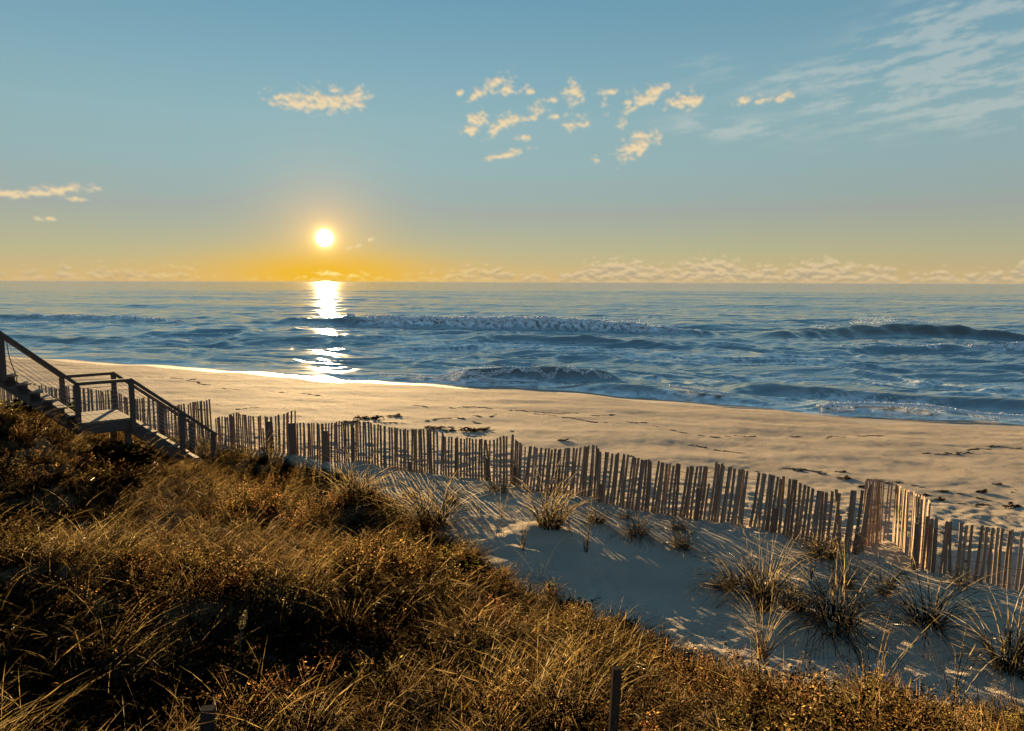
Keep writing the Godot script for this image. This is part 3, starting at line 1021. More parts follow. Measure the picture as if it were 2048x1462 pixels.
func make_fences() -> void:
	var slats := slat_meshes()
	var wires := 4
	for q in FENCES:
		var nodes: Array = q[0]
		var origin := Vector3(nodes[0][0], ground(nodes[0][0], nodes[0][2]), -nodes[0][2])
		var o := thing("sand_fence", q[3], "fence", origin, "slatted sand fences along the dune")
		var length := 0.0
		for i in nodes.size() - 1:
			length += Vector2(nodes[i + 1][0] - nodes[i][0], nodes[i + 1][2] - nodes[i][2]).length()
		var count := int(length / q[1])
		var tops := []
		var feet := []
		for k in count:
			var d: float = (k + 0.5) / count * length
			var i := 0
			var seg := 0.0
			while i < nodes.size() - 1:
				seg = Vector2(nodes[i + 1][0] - nodes[i][0], nodes[i + 1][2] - nodes[i][2]).length()
				if d <= seg or i == nodes.size() - 2:
					break
				d -= seg
				i += 1
			var t := clampf(d / seg, 0.0, 1.0)
			var a: Array = nodes[i]
			var b: Array = nodes[i + 1]
			var dir := Vector3(b[0] - a[0], 0, -(b[2] - a[2])).normalized()
			var side := Vector3(-dir.z, 0, dir.x)
			var p := Vector3(lerpf(a[0], b[0], t), 0, -lerpf(a[2], b[2], t)) + dir * rng.randfn(0.0, 0.010) + side * (rng.randfn(0.0, 0.008) + 0.05 * noise_b.get_noise_1d(d * 0.6 + nodes[0][0]))
			var top := lerpf(a[1], b[1], t) + rng.randfn(0.0, 0.014)
			var foot := ground(p.x, -p.z) - 0.06
			var lean: float = q[2] * (0.75 + 0.5 * noise_b.get_noise_1d(d * 0.35 + 8.0)) + rng.randfn(0.0, 0.017) + (rng.randfn(0.0, 0.07) if rng.randf() < 0.03 else 0.0)
			var head := p + dir * lean * (top - foot) + side * rng.randfn(0.0, 0.012)
			head.y = top
			p.y = foot
			var up := head - p
			tops.append(head)
			feet.append(p)
			var x_axis := (dir - up.normalized() * dir.dot(up.normalized())).normalized().rotated(up.normalized(), rng.randfn(0.0, 0.12))
			var z_axis := x_axis.cross(up.normalized())
			if rng.randf() < 0.008:
				continue
			if rng.randf() < 0.015:
				up *= rng.randf_range(0.55, 0.85)
			var s := put("slat", slats[rng.randi() % slats.size()], M.wood[mini(rng.randi() % 7, 5)], o)
			s.transform = Transform3D(Basis(x_axis, up, z_axis), p - origin)
		# twisted wire that holds the slats
		for w in wires:
			var line := []
			for k in count:
				line.append(feet[k].lerp(tops[k], 0.16 + w * 0.24) - origin + Vector3(0, 0, 0.009 if k % 2 else -0.009))
			put("wire", tube(line, 0.005, 3), M.wire, o)
		for p in q[4]:
			var at: Vector3 = feet[clampi(int(p[0] * count), 0, count - 1)]
			var top_at: Vector3 = tops[clampi(int(p[0] * count), 0, count - 1)]
			var post := put("post", box_mesh(Vector3(p[2], 1.0, maxf(0.05, p[2] * 0.5)), 0.012), M.post[rng.randi() % 2], o)
			var foot := at - origin + Vector3(0.0, -0.1, 0.10)
			var head := at.lerp(top_at, 0.0) - origin + Vector3(rng.randfn(0, 0.02) + q[2] * p[1] * 0.6, p[1], 0.10)
			post.transform = Transform3D(Basis(Vector3(1, 0, -0.35).normalized(), head - foot, Vector3(0.35, 0, 1).normalized()), foot)


func tube(line: Array, radius: float, sides := 5) -> ArrayMesh:
	var st := SurfaceTool.new()
	st.begin(Mesh.PRIMITIVE_TRIANGLES)
	var n := line.size()
	for j in n:
		var d: Vector3 = (line[mini(j + 1, n - 1)] - line[maxi(j - 1, 0)]).normalized()
		var a := d.cross(Vector3.UP if absf(d.y) < 0.9 else Vector3.RIGHT).normalized()
		var b := a.cross(d)
		for i in sides:
			var t := TAU * i / sides
			var out := a * cos(t) + b * sin(t)
			st.set_normal(out)
			st.add_vertex(line[j] + out * radius)
	for j in n - 1:
		for i in sides:
			var p := j * sides + i
			var q := j * sides + (i + 1) % sides
			for k in [p, q, p + sides, q, q + sides, p + sides]:
				st.add_index(k)
	return st.commit()


# ------------------------------------------------------------------ stairs
func beam(called: String, parent: Node3D, a: Vector3, b: Vector3, wide: float, deep: float, material: Material, bevel := 0.006) -> MeshInstance3D:
	# a squared timber from a to b; wide across, deep in its upright plane
	var o := put(called, box_mesh(Vector3(wide, 1.0, deep), bevel), material, parent)
	var d := b - a
	var across := Vector3(0, 0, 1) if absf(d.normalized().z) < 0.9 else Vector3(1, 0, 0)
	var third := across.cross(d.normalized()).normalized()
	o.transform = Transform3D(Basis(across, d, third), a)
	return o


func make_stairs() -> void:
	var base := Vector3(-10.12, 3.6, -17.0)
	var o := thing("beach_stairs", "dark weathered wooden stairs with a landing and cable railings going down to the beach", "stairs", base)
	o.rotation.y = deg_to_rad(41.0)
	var deck := 1.10          # height of the landing over the base
	var wide := 1.62
	var long := 1.16
	var up_slope := 0.90
	var down_slope := 0.82
	var hand := 0.93
	# landing
	var landing := Node3D.new()
	landing.name = "landing"
	o.add_child(landing, true)
	for k in 8:
		var p := put("plank", box_mesh(Vector3(0.138, 0.04, wide), 0.004), M.plank, landing)
		p.position = Vector3(0.07 + k * (long - 0.0) / 8.0, deck - 0.04, -wide / 2 + rng.randfn(0, 0.004))
	for s in [0.0, -wide]:
		beam("rim_board", o, Vector3(-0.02, deck - 0.17, s), Vector3(long + 0.02, deck - 0.17, s), 0.045, 0.25, M.timber)
	for s in [0.0, long]:
		beam("joist", o, Vector3(s, deck - 0.17, -wide + 0.03), Vector3(s, deck - 0.17, -0.03), 0.045, 0.24, M.timber)
	for s in [[0.1, -0.1], [long - 0.1, -0.1], [0.1, -wide + 0.1], [long - 0.1, -wide + 0.1]]:
		beam("support_post", o, Vector3(s[0], -1.4, s[1]), Vector3(s[0], deck - 0.05, s[1]), 0.13, 0.13, M.timber)
	# flights: stringers and treads
	var rise := 0.205
	for k in 10:
		var x := -0.02 - k * rise / up_slope
		var y := deck + (k + 1) * rise
		var t := put("tread", box_mesh(Vector3(0.28, 0.04, wide + 0.02), 0.005), M.plank, o)
		t.position = Vector3(x - 0.09, y - 0.04, -wide / 2)
		if k < 7:
			for s in [-0.03, -wide + 0.03]:
				beam("riser_block", o, Vector3(x - 0.11, y - rise - 0.04, s), Vector3(x - 0.11, y - 0.045, s), 0.05, 0.2, M.timber, 0.0)
	for k in 7:
		var x := long + 0.04 + k * rise / down_slope
		var y := deck - (k + 1) * rise
		var t := put("tread", box_mesh(Vector3(0.28, 0.04, wide + 0.02), 0.005), M.plank, o)
		t.position = Vector3(x + 0.11, y - 0.04, -wide / 2)
	for s in [-0.03, -wide / 2, -wide + 0.03]:
		beam("stringer", o, Vector3(0.1, deck - 0.22, s), Vector3(-2.3, deck - 0.22 + 2.4 * up_slope, s), 0.05, 0.28, M.timber)
		beam("stringer", o, Vector3(long - 0.1, deck - 0.16, s), Vector3(long + 2.0, deck - 0.16 - 2.1 * down_slope, s), 0.05, 0.28, M.timber)
	# railings
	for s in [0.045, -wide - 0.045]:
		var path := [Vector3(-2.75, deck + hand + 2.75 * up_slope, s), Vector3(0.0, deck + hand, s), Vector3(long, deck + hand, s), Vector3(long + 1.95, deck + hand - 1.95 * down_slope, s)]
		var posts := [Vector3(-2.75, deck + 2.5 * up_slope, s), Vector3(-1.38, deck + 1.25 * up_slope, s), Vector3(0, deck - 0.28, s), Vector3(long, deck - 0.28, s), Vector3(long + 1.12, deck - 0.3 - 1.12 * down_slope, s), Vector3(long + 1.88, deck - 0.3 - 1.88 * down_slope, s)]
		var heads := [deck + hand + 2.75 * up_slope, deck + hand + 1.38 * up_slope, deck + hand, deck + hand, deck + hand - 1.12 * down_slope, deck + hand - 1.88 * down_slope]
		for k in posts.size():
			beam("rail_post", o, posts[k], Vector3(posts[k].x, heads[k] - 0.02, s), 0.11, 0.11, M.timber)
		for k in 3:
			var d: Vector3 = (path[k + 1] - path[k]).normalized() * 0.02
			beam("handrail", o, path[k] - d, path[k + 1] + d, 0.13, 0.075, M.timber, 0.012)
		for c in 7:
			var drop := 0.12 + c * 0.105
			for k in 3:
				put("cable", tube([path[k] - Vector3(0, drop, 0), path[k].lerp(path[k + 1], 0.5) - Vector3(0, drop + 0.004, 0), path[k + 1] - Vector3(0, drop, 0)], 0.0042, 5), M.steel, o)
	# a rope hung over the upper post
	var at := o.transform * Vector3(-1.30, deck + hand + 1.2 * up_slope - 0.05, 0.12)
	var line := []
	for k in 25:
		var t := k / 24.0
		line.append(Vector3(0.02 + 0.16 * sin(t * PI) * (0.6 + 0.4 * t), -0.98 * sin(t * PI * 0.5) if t < 0.75 else -0.905 - 0.1 * sin((t - 0.75) * 9.0), 0.05 * sin(t * 7.0)))
	var r := put("rope", tube(line, 0.011, 6), M.rope)
	r.position = at
	tag(r, "dark rope looped over the top post of the stair railing", "rope")


# ------------------------------------------------------------------ beach litter
const WRACK := [[-6.57, 33.15, 1.34, "long low seaweed heap behind the fence, with a smaller heap beside it"], [-5.5, 34.31, 0.79, "small seaweed heap beside the long heap behind the fence"], [-1.57, 30.18, 1.35, "biggest seaweed heap at the sandy hollow in the middle of the beach"], [-3.29, 30.79, 0.92, "flat seaweed heap left of the hollow in the middle beach"], [-2.57, 30.31, 0.61, "small flat seaweed patch joining the hollow in the middle beach"], [1.98, 27.85, 0.56, "lone small seaweed scrap on smooth sand over the middle of the fence"], [-22.36, 51.39, 0.45, "tiny dark debris alone on the open beach beyond the stair landing"], [9.37, 23.63, 0.42, "first and leftmost seaweed clot in the trail over the right part of the fence"], [9.95, 23.15, 0.34, "second seaweed clot in the trail over the right part of the fence"], [10.72, 23.54, 0.41, "farthest seaweed clot from the fence in the trail on the right"], [10.37, 22.47, 0.52, "wide seaweed clot in the middle of the trail on the right"], [10.48, 21.47, 0.49, "last seaweed clot in the trail, just above the fence corner"], [14.98, 22.25, 0.39, "seaweed clot farthest out near the right edge"], [13.52, 19.42, 0.6, "largest seaweed heap near the right edge of the beach"], [13.8, 21.13, 0.57, "seaweed streak between the two heaps near the right edge"], [11.89, 19.98, 0.46, "seaweed heap just behind the right fence panel"], [4.09, 25.09, 0.2, "small dark lump just above the slat tops in the middle of the fence"], [-7.04, 31.68, 0.86, "low seaweed spread close behind the left fence panel"]]
const WRACK_LINES := [[[-5.43, 38.91], [-3.77, 38.31], [-1.46, 38.86], [-0.61, 37.42], [0.94, 37.65], [1.94, 37.05], [3.28, 37.85], [4.17, 36.6], [5.58, 37.64], [6.73, 36.87]], [[-0.61, 37.66], [0.42, 37.93], [1.39, 36.05], [2.81, 35.21], [4.12, 34.04], [6.29, 34.4], [6.88, 32.68], [7.66, 31.27], [8.78, 30.67], [10.2, 31.14], [11.91, 32.3], [13.49, 31.81], [15.13, 32.52], [16.87, 33.32]], [[14.96, 28.69], [15.94, 28.32], [17.8, 28.48], [19.58, 30.35], [21.72, 31.02]], [[6.78, 28.44], [7.58, 27.75], [8.43, 26.79]], [[-3.93, 32.95], [-2.92, 34.43], [-1.44, 32.9]], [[-1.78, 35.26], [-1.13, 33.86], [-0.83, 35.86]], [[-21.32, 37.83], [-14.48, 35.01], [-11.88, 37.41]], [[-7.72, 30.92], [-5.78, 31.91], [-3.52, 31.35], [-1.35, 30.82], [0.34, 29.74]], [[8.85, 23.87], [10.06, 23.59], [11.01, 22.18], [12.32, 21.5], [13.83, 19.57]], [[11.13, 20.66], [12.12, 19.9], [13.42, 18.98]], [[-28.22, 53.49], [-25.22, 53.32], [-19.88, 48.22]], [[-18.47, 45.54], [-14.41, 45.49], [-11.45, 43.64]]]


func strand_heap(seed_: int) -> ArrayMesh:
	# a heap of dried weed, one metre across, of bent strips
	var g := RandomNumberGenerator.new()
	g.seed = seed_
	var st := SurfaceTool.new()
	st.begin(Mesh.PRIMITIVE_TRIANGLES)
	for k in 170:
		var a := g.randf() * TAU
		var lobe := k % 5
		var r: float = absf(g.randfn(0.0, 0.4)) * [0.30, 0.22, 0.16, 0.12, 0.5][lobe]
		var p := Vector3(cos(a) * r * 1.5 + [-0.12, 0.22, -0.36, 0.42, 0.0][lobe], 0.0, sin(a) * r * 0.6 + [0.0, 0.06, -0.05, -0.08, 0.05][lobe] * (1.0 + seed_ % 3))
		p.y = 0.12 * maxf(0.0, 1.0 - r * 5.0) * g.randf() + 0.005
		var h := g.randf() * TAU
		var len := g.randf_range(0.06, 0.2)
		var w := g.randf_range(0.012, 0.035)
		var d := Vector3(cos(h), 0, sin(h) * 0.6)
		var side := Vector3(-d.z, g.randf_range(-0.7, 0.7), d.x).normalized() * w
		var last := p
		for j in 3:
			var q := last + d * len / 3.0 + Vector3(0, [0.03, 0.0, -0.03][j] * g.randf_range(0.3, 1.2), 0)
			var nrm := side.cross(q - last).normalized()
			if nrm.y < 0.0:
				nrm = -nrm
			for v in [last - side, last + side, q - side, q - side, last + side, q + side]:
				st.set_normal(nrm)
				st.add_vertex(v)
			last = q
	return st.commit()


func make_wrack() -> void:
	var heaps := [strand_heap(1), strand_heap(2), strand_heap(3)]
	for k in WRACK.size():
		var p: Array = WRACK[k]
		var o := put("seaweed_heap", heaps[k % 3], M.wrack)
		o.position = Vector3(p[0], ground(p[0], p[1]), -p[1])
		o.rotation.y = 0.35 + rng.randfn(0.0, 0.2)
		o.scale = Vector3(p[2] * 0.85, p[2] * 0.8, p[2] * 0.9)
		tag(o, p[3], "seaweed", "heaps of dark seaweed on the beach")
	# thin drift lines and loose bits
	var bit := strand_heap(4)
	var places := []
	for l in WRACK_LINES:
		for i in l.size() - 1:
			var a := Vector2(l[i][0], l[i][1])
			var b := Vector2(l[i + 1][0], l[i + 1][1])
			var n := int(a.distance_to(b) * 14.0)
			for k in n:
				var t := rng.randf()
				var p := a.lerp(b, t) + Vector2(rng.randfn(0, 0.03), 0.3 * noise_c.get_noise_2d(lerpf(a.x, b.x, t) * 0.9, 3.0) * 2.0 + rng.randfn(0, 0.05))
				if noise_b.get_noise_2d(p.x * 0.5, p.y * 0.5) < -0.18:
					continue
				var s := rng.randf_range(0.08, 0.26)
				places.append(Transform3D(Basis(Vector3.UP, rng.randf() * TAU).scaled(Vector3(s, s * 0.5, s * 0.7)), Vector3(p.x, ground(p.x, p.y) + 0.002, -p.y)))
	for k in 550:
		var x := rng.randf_range(-24.0, 20.0)
		var f := along(FENCE_LINE, x) + absf(rng.randfn(0.0, 4.5)) + 0.2
		if noise_b.get_noise_2d(x * 0.3 + 5.0, f * 0.4) < 0.0 or inland(x, f) < 4.0:
			continue
		var s := rng.randf_range(0.03, 0.16)
		places.append(Transform3D(Basis(Vector3.UP, rng.randf() * TAU).scaled(Vector3(s, s * 0.6, s)), Vector3(x, ground(x, f) + 0.002, -f)))
	tag(scatter("drift_litter", bit, M.wrack, places), "dark scraps of weed and thin drift lines strewn over the beach", "litter", "", "stuff")


func make_stakes() -> void:
	for q in [[0.75, 5.17, 5.2, 0.066, "slim weathered wooden stake standing in the brown undergrowth nearest the viewer"], [-2.28, 4.84, 5.2, 0.095, "short dark square post sunk in the shaded grass"]]:
		var g := ground(q[0], q[2])
		var top: float = q[1]
		var o := put("wooden_stake", box_mesh(Vector3(q[3], top - g + 0.2, q[3] * 0.8), 0.006), M.stake if q[3] < 0.08 else M.wire)
		o.position = Vector3(q[0], g - 0.2, -q[2])
		o.rotation = Vector3(0.02, 0.2, -0.03)
		tag(o, q[4], "stake")


# ------------------------------------------------------------------ plants
class Leaves:
	var v := PackedVector3Array()
	var n := PackedVector3Array()
	var c := PackedColorArray()
	var idx := PackedInt32Array()

	func blade(p: Vector3, heading: float, tilt: float, bend: float, length: float, width: float, low: Color, high: Color, segs := 6, twist := 0.0) -> void:
		var at := p
		var side := Vector3(-sin(heading + twist), 0.0, cos(heading + twist))
		var first := v.size()
		for j in segs + 1:
			var t := float(j) / segs
			var phi := minf(tilt + bend * pow(t, 1.35), 2.75)
			var d := Vector3(cos(heading) * sin(phi), cos(phi), sin(heading) * sin(phi))
			if j > 0:
				at += d * length / segs
				if at.y < 0.01 and t > 0.3:
					at.y = 0.01
			var w := width * 0.5 * (1.0 - pow(t, 2.2) * 0.93)
			var nn := side.cross(d).normalized()
			v.append(at - side * w)
			v.append(at + side * w)
			n.append(nn)
			n.append(nn)
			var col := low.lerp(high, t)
			c.append(col)
			c.append(col)
		for j in segs:
			var a := first + j * 2
			idx.append_array([a, a + 1, a + 2, a + 2, a + 1, a + 3])

	func leaf(p: Vector3, d: Vector3, side: Vector3, col: Color) -> void:
		var first := v.size()
		var nn := side.cross(d).normalized()
		for q in [p, p + d * 0.5 + side, p + d, p + d * 0.5 - side]:
			v.append(q)
			n.append(nn)
			c.append(col)
		idx.append_array([first, first + 1, first + 2, first, first + 2, first + 3])

	func mesh() -> ArrayMesh:
		var arr := []
		arr.resize(Mesh.ARRAY_MAX)
		arr[Mesh.ARRAY_VERTEX] = v
		arr[Mesh.ARRAY_NORMAL] = n
		arr[Mesh.ARRAY_COLOR] = c
		arr[Mesh.ARRAY_INDEX] = idx
		var m := ArrayMesh.new()
		m.add_surface_from_arrays(Mesh.PRIMITIVE_TRIANGLES, arr)
		return m


func clump_mesh(seed_: int, blades: int, radius: float, length: float, tilt: float, bend: float, width: float, drift: float, green: float, tall := 0.65, pale := 0.0) -> ArrayMesh:
	# one tuft of beach grass; drift pushes the blades towards +x as the wind did
	var g := RandomNumberGenerator.new()
	g.seed = seed_
	var l := Leaves.new()
	for k in blades:
		var a := g.randf() * TAU
		var r := sqrt(g.randf()) * radius
		var p := Vector3(cos(a) * r, -0.02, sin(a) * r)
		var heading := a + g.randfn(0.0, 0.7)
		if g.randf() < drift:
			heading = g.randfn(0.0, 0.55)
		var old := g.randf()
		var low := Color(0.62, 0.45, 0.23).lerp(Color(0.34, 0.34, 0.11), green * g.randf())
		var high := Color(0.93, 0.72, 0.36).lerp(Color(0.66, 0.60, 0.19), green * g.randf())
		if old < 0.22:
			low = Color(0.62, 0.52, 0.36)
			high = Color(0.93, 0.86, 0.68)
		elif old > 0.86:
			high = Color(0.66, 0.34, 0.11)
		var len := length * (g.randf_range(0.8, 1.35) if g.randf() < tall else g.randf_range(0.3, 0.75))
		low = low.lerp(Color(0.42, 0.35, 0.24), pale)
		high = high.lerp(Color(0.74, 0.65, 0.50), pale)
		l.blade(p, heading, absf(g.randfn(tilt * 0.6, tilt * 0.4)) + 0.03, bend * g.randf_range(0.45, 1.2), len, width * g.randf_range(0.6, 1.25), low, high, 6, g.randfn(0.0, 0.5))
	return l.mesh()


func forb_mesh(seed_: int, stems: int, height: float, leaf: float, dark: Color, bright: Color, density: int) -> ArrayMesh:
	# low leafy undergrowth: thin stems with many small leaves
	var g := RandomNumberGenerator.new()
	g.seed = seed_
	var l := Leaves.new()
	for k in stems:
		var a := g.randf() * TAU
		var tilt := absf(g.randfn(0.25, 0.25))
		var len := height * g.randf_range(0.55, 1.15)
		var p := Vector3(cos(a), 0, sin(a)) * g.randf() * 0.10
		var d := Vector3(cos(a) * sin(tilt), cos(tilt), sin(a) * sin(tilt))
		l.blade(p, a, tilt, 0.3, len, 0.006, dark, dark * 1.4, 3)
		for j in density:
			var t := g.randf_range(0.2, 1.05)
			var q := p + d * len * t
			var h := g.randf() * TAU
			var dir := Vector3(cos(h), g.randf_range(-0.5, 0.9), sin(h)).normalized() * leaf * g.randf_range(0.6, 1.4)
			var side := dir.cross(Vector3(g.randfn(), g.randfn(), g.randfn())).normalized() * leaf * g.randf_range(0.18, 0.34)
			l.leaf(q + dir * 0.3, dir, side, dark.lerp(bright, g.randf() * 0.85))
	return l.mesh()


const CLUMPS := [[-0.36, 17.15, 0.99, "mat", 0.0, "dark mat of grass at the foot of the leaning post"], [0.7, 13.15, 1.21, "golden", 1.0, "bushy pale tuft on the striped sand bank below the long leaning fence"], [1.75, 14.48, 0.63, "dome", 2.0, "small drooping clump right of the bushy pale tuft"], [2.46, 15.31, 0.44, "mat", 3.0, "low dark scrap of grass against the fence behind the rounded clumps"], [2.44, 13.93, 0.67, "dome", 4.0, "rounded clump, left one of the three rounded clumps below the fence"], [3.41, 14.62, 0.68, "mat", 5.0, "flattened clump nearest the fence of the three rounded clumps"], [3.17, 13.33, 0.64, "dome", 0.5, "smallest and lowest of the three rounded clumps below the fence"], [1.28, 12.26, 0.95, "sprig", 1.5, "thin upright green shoots alone in the shaded sand"], [1.06, 12.93, 0.56, "sprig", 2.4, "faint sparse shoots just below the bushy pale tuft"], [-1.46, 13.5, 1.37, "golden", 3.2, "large golden tuft where the grass slope meets the sandy path"], [-0.6, 14.11, 0.55, "sprig", 3.1, "bare small sprig on shaded sand, left one of a pair"], [-0.19, 13.9, 0.6, "sprig", 4.0, "bare small sprig on shaded sand, right one of a pair"], [-2.29, 16.14, 0.7, "mat", 1.1, "brown tussock on the sandy path just below the middle fence"], [-1.27, 15.31, 0.74, "spiky", 2.2, "ragged tussock between the golden tuft and the middle fence"], [0.18, 11.92, 0.69, "sprig", 0.9, "wispy grass at the sandy edge of the slope below the pair of sprigs"], [-0.2, 12.52, 0.73, "few", 5.0, "scattered long blades beside the large golden tuft"], [0.43, 10.95, 0.63, "few", 3.9, "thin blades leaning out of the slope edge over the footprints"], [3.78, 11.48, 1.05, "dome", 2.6, "big dome-shaped clump in the middle of the shaded sand"], [3.38, 11.39, 0.55, "mat", 0.2, "small side clump hugging the big dome-shaped clump"], [5.62, 12.84, 0.99, "dome", 1.9, "wide clump pressed against the crooked fence"], [5.39, 11.46, 0.77, "spiky", 4.4, "spiky clump just below the wide clump at the crooked fence"], [4.54, 10.0, 1.45, "dome", 3.4, "largest dark clump, hanging over the shaded hollow"], [3.69, 10.33, 1.1, "tall", 0.6, "tall upright clump below the big dome-shaped clump"], [4.11, 10.27, 0.94, "spiky", 1.4, "spreading spiky clump between the tall upright clump and the largest dark clump"], [3.15, 8.82, 0.81, "tall", 2.9, "straw-coloured tuft at the near edge of the sand by the rusty mound"], [5.8, 11.03, 0.85, "tall", 5.5, "upright tuft on the lit stripes below the fence corner"], [4.98, 11.82, 0.63, "sprig", 4.9, "thin tuft left of the spiky clump under the crooked fence"], [5.94, 10.06, 1.17, "spiky", 2.0, "drooping fountain-like clump below the striped sand on the right"], [7.5, 11.87, 0.63, "mat", 3.7, "dark matted clump under the widely spaced fence"], [6.18, 8.62, 1.08, "golden", 0.4, "shaggy clump cut by the right edge over the shaded sand"], [3.84, 7.35, 0.92, "few", 1.2, "long bare blades standing up from the lit grass edge, left group"], [4.46, 7.02, 0.88, "few", 2.1, "long bare blades standing up from the lit grass edge, right group"], [-8.66, 20.13, 1.07, "golden", 0.0, "orange backlit tuft at the foot of the stairs"], [-6.93, 19.99, 1.06, "golden", 0.8, "reddish tuft with a dark base under the wide grey post"], [-3.18, 14.83, 1.29, "golden", 1.7, "tall tussock on the crest of the grass slope left of the sandy path"]]
# x, f, height, kind, turn, label


func make_clumps() -> void:
	var kinds := {
		"dome": clump_mesh(101, 300, 0.20, 0.90, 0.85, 2.3, 0.009, 0.1, 0.15, 0.65, 0.6),
		"tall": clump_mesh(102, 110, 0.10, 1.0, 0.36, 1.5, 0.0085, 0.2, 0.25, 0.65, 0.4),
		"mat": clump_mesh(103, 240, 0.22, 0.66, 1.1, 1.8, 0.0085, 0.3, 0.0, 0.6, 0.5),
		"sprig": clump_mesh(104, 26, 0.05, 0.9, 0.25, 0.5, 0.008, 0.1, 0.5),
		"spiky": clump_mesh(105, 190, 0.13, 1.0, 0.78, 2.1, 0.0085, 0.1, 0.2, 0.65, 0.6),
		"golden": clump_mesh(106, 250, 0.18, 0.9, 0.55, 1.9, 0.009, 0.3, 0.3, 0.65, 0.25),
		"few": clump_mesh(107, 14, 0.12, 1.0, 0.35, 0.8, 0.009, 0.3, 0.6),
	}
	for q in CLUMPS:
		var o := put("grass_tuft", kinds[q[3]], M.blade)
		var h: float = q[2]
		o.position = Vector3(q[0], ground(q[0], q[1]), -q[1])
		o.rotation = Vector3(rng.randfn(0.0, 0.09), q[4], rng.randfn(-0.06, 0.09))
		o.scale = Vector3(h * rng.randf_range(0.85, 1.2), h * rng.randf_range(0.85, 1.1), h * rng.randf_range(0.85, 1.2))
		tag(o, q[5], "beach grass", "clumps of beach grass on the sand")


func plant_at(x: float, f: float) -> Vector3:
	return Vector3(x, ground(x, f), -f)


func make_forbs() -> void:
	# the tall goldenrod that catches the light
	var p := plant_at(-2.61, 6.74)
	var o := thing("goldenrod", "single goldenrod with a pale fluffy head rising from the dark near grass", "plant", p)
	var h: float = 4.88 - p.y
	put("stem", tube([Vector3.ZERO, Vector3(0.01, h * 0.5, 0), Vector3(0.03, h * 0.8, 0), Vector3(0.06, h * 0.93, 0)], 0.006, 5), M.timber, o)
	var fluff := Leaves.new()
	var g := RandomNumberGenerator.new()
	g.seed = 77
	for k in 420:
		var t := g.randf()
		var c := Vector3(0.03 + 0.05 * t, h * lerpf(0.80, 1.0, t), 0)
		var r := 0.035 * sin(clampf(t * 1.1 + 0.1, 0.0, 1.0) * PI) + 0.008
		var dir := Vector3(g.randfn(), g.randfn() * 0.7, g.randfn()).normalized()
		fluff.leaf(c + dir * r * 0.6, dir * 0.018, dir.cross(Vector3.UP).normalized() * 0.004, Color(0.55, 0.52, 0.36).lerp(Color(0.7, 0.66, 0.5), g.randf()))
	commit_leaves("flower_head", fluff, o)
	for s in [[-0.16, 0.60, 0.30], [0.20, 0.55, -0.1], [0.1, 0.42, 0.2]]:
		var spray := Leaves.new()
		for k in 110:
			var t := g.randf()
			var c := Vector3(s[0] * t, h * (s[1] - 0.14 + 0.14 * t), s[2] * t * 0.3)
			var dir := Vector3(g.randfn(), g.randfn(), g.randfn()).normalized()
			spray.leaf(c, dir * 0.03, dir.cross(Vector3.UP).normalized() * 0.007, Color(0.30, 0.16, 0.07).lerp(Color(0.5, 0.4, 0.28), g.randf()))
		commit_leaves("side_spray", spray, o)
	for k in 9:
		var leaf := Leaves.new()
		var a := g.randf() * TAU
		leaf.blade(Vector3(0.01, h * (0.18 + 0.07 * k), 0), a, 0.9, 1.0, 0.16, 0.024, Color(0.10, 0.14, 0.03), Color(0.36, 0.36, 0.06), 5)
		commit_leaves("leaf", leaf, o)
	# dead stalks with dark seed heads
	var dead := forb_mesh(301, 5, 1.0, 0.035, Color(0.05, 0.03, 0.02), Color(0.14, 0.075, 0.04), 46)
	for q in [[0.94, 8.98, 0.52, 0.3, "brown dead stalk with drooping seed heads at the sandy edge of the slope"], [1.22, 6.65, 0.54, 1.2, "tall dark dead stalk just left of the slim stake"], [-4.84, 9.54, 0.58, 2.0, "dark seed stalk rising left of centre in the brown grass"], [-0.11, 6.66, 0.36, 0.7, "small dark stalk in the near undergrowth beside the tangled grass"]]:
		var s := put("dead_stalk", dead, M.leaf)
		s.position = plant_at(q[0], q[1])
		s.scale = Vector3(0.5 * q[2], q[2], 0.5 * q[2])
		s.rotation.y = q[3]
		tag(s, q[4], "dead plant", "dead stalks with dark seed heads")
	var bush := forb_mesh(302, 60, 0.45, 0.05, Color(0.035, 0.05, 0.015), Color(0.20, 0.22, 0.035), 26)
	for q in [[-0.76, 10.47, 0.94, 0.0, "bright green shrub beside the orange grass near the sandy path"], [0.85, 9.46, 0.64, 1.0, "small yellow-green shrub at the slope edge by the footprints"], [1.43, 9.24, 0.56, 2.0, "yellow shrub topping the rusty mound next to the sand"], [-8.09, 15.14, 1.36, 3.0, "dark green shrub on the slope under the stair landing"], [-14.48, 21.89, 2.3, 4.0, "dark leafy shrub under the upper stairs"]]:
		var s := put("green_shrub", bush, M.leaf)
		s.position = plant_at(q[0], q[1])
		s.scale = Vector3(q[2] * 2.0, q[2] * 0.75, q[2] * 1.7)
		s.rotation.y = q[3]
		tag(s, q[4], "shrub", "small green shrubs among the dune grass")


func commit_leaves(called: String, l: Leaves, parent: Node3D) -> MeshInstance3D:
	return put(called, l.mesh(), M.leaf, parent)


func vegetated(x: float, f: float) -> float:
	# 1 deep in the grass, 0 on bare sand
	var edge := along(GRASS_EDGE, x)
	return clampf((edge - f) / 0.8 + 0.5 * noise_b.get_noise_2d(x * 0.9, f * 0.9) + 0.3, 0.0, 1.0)


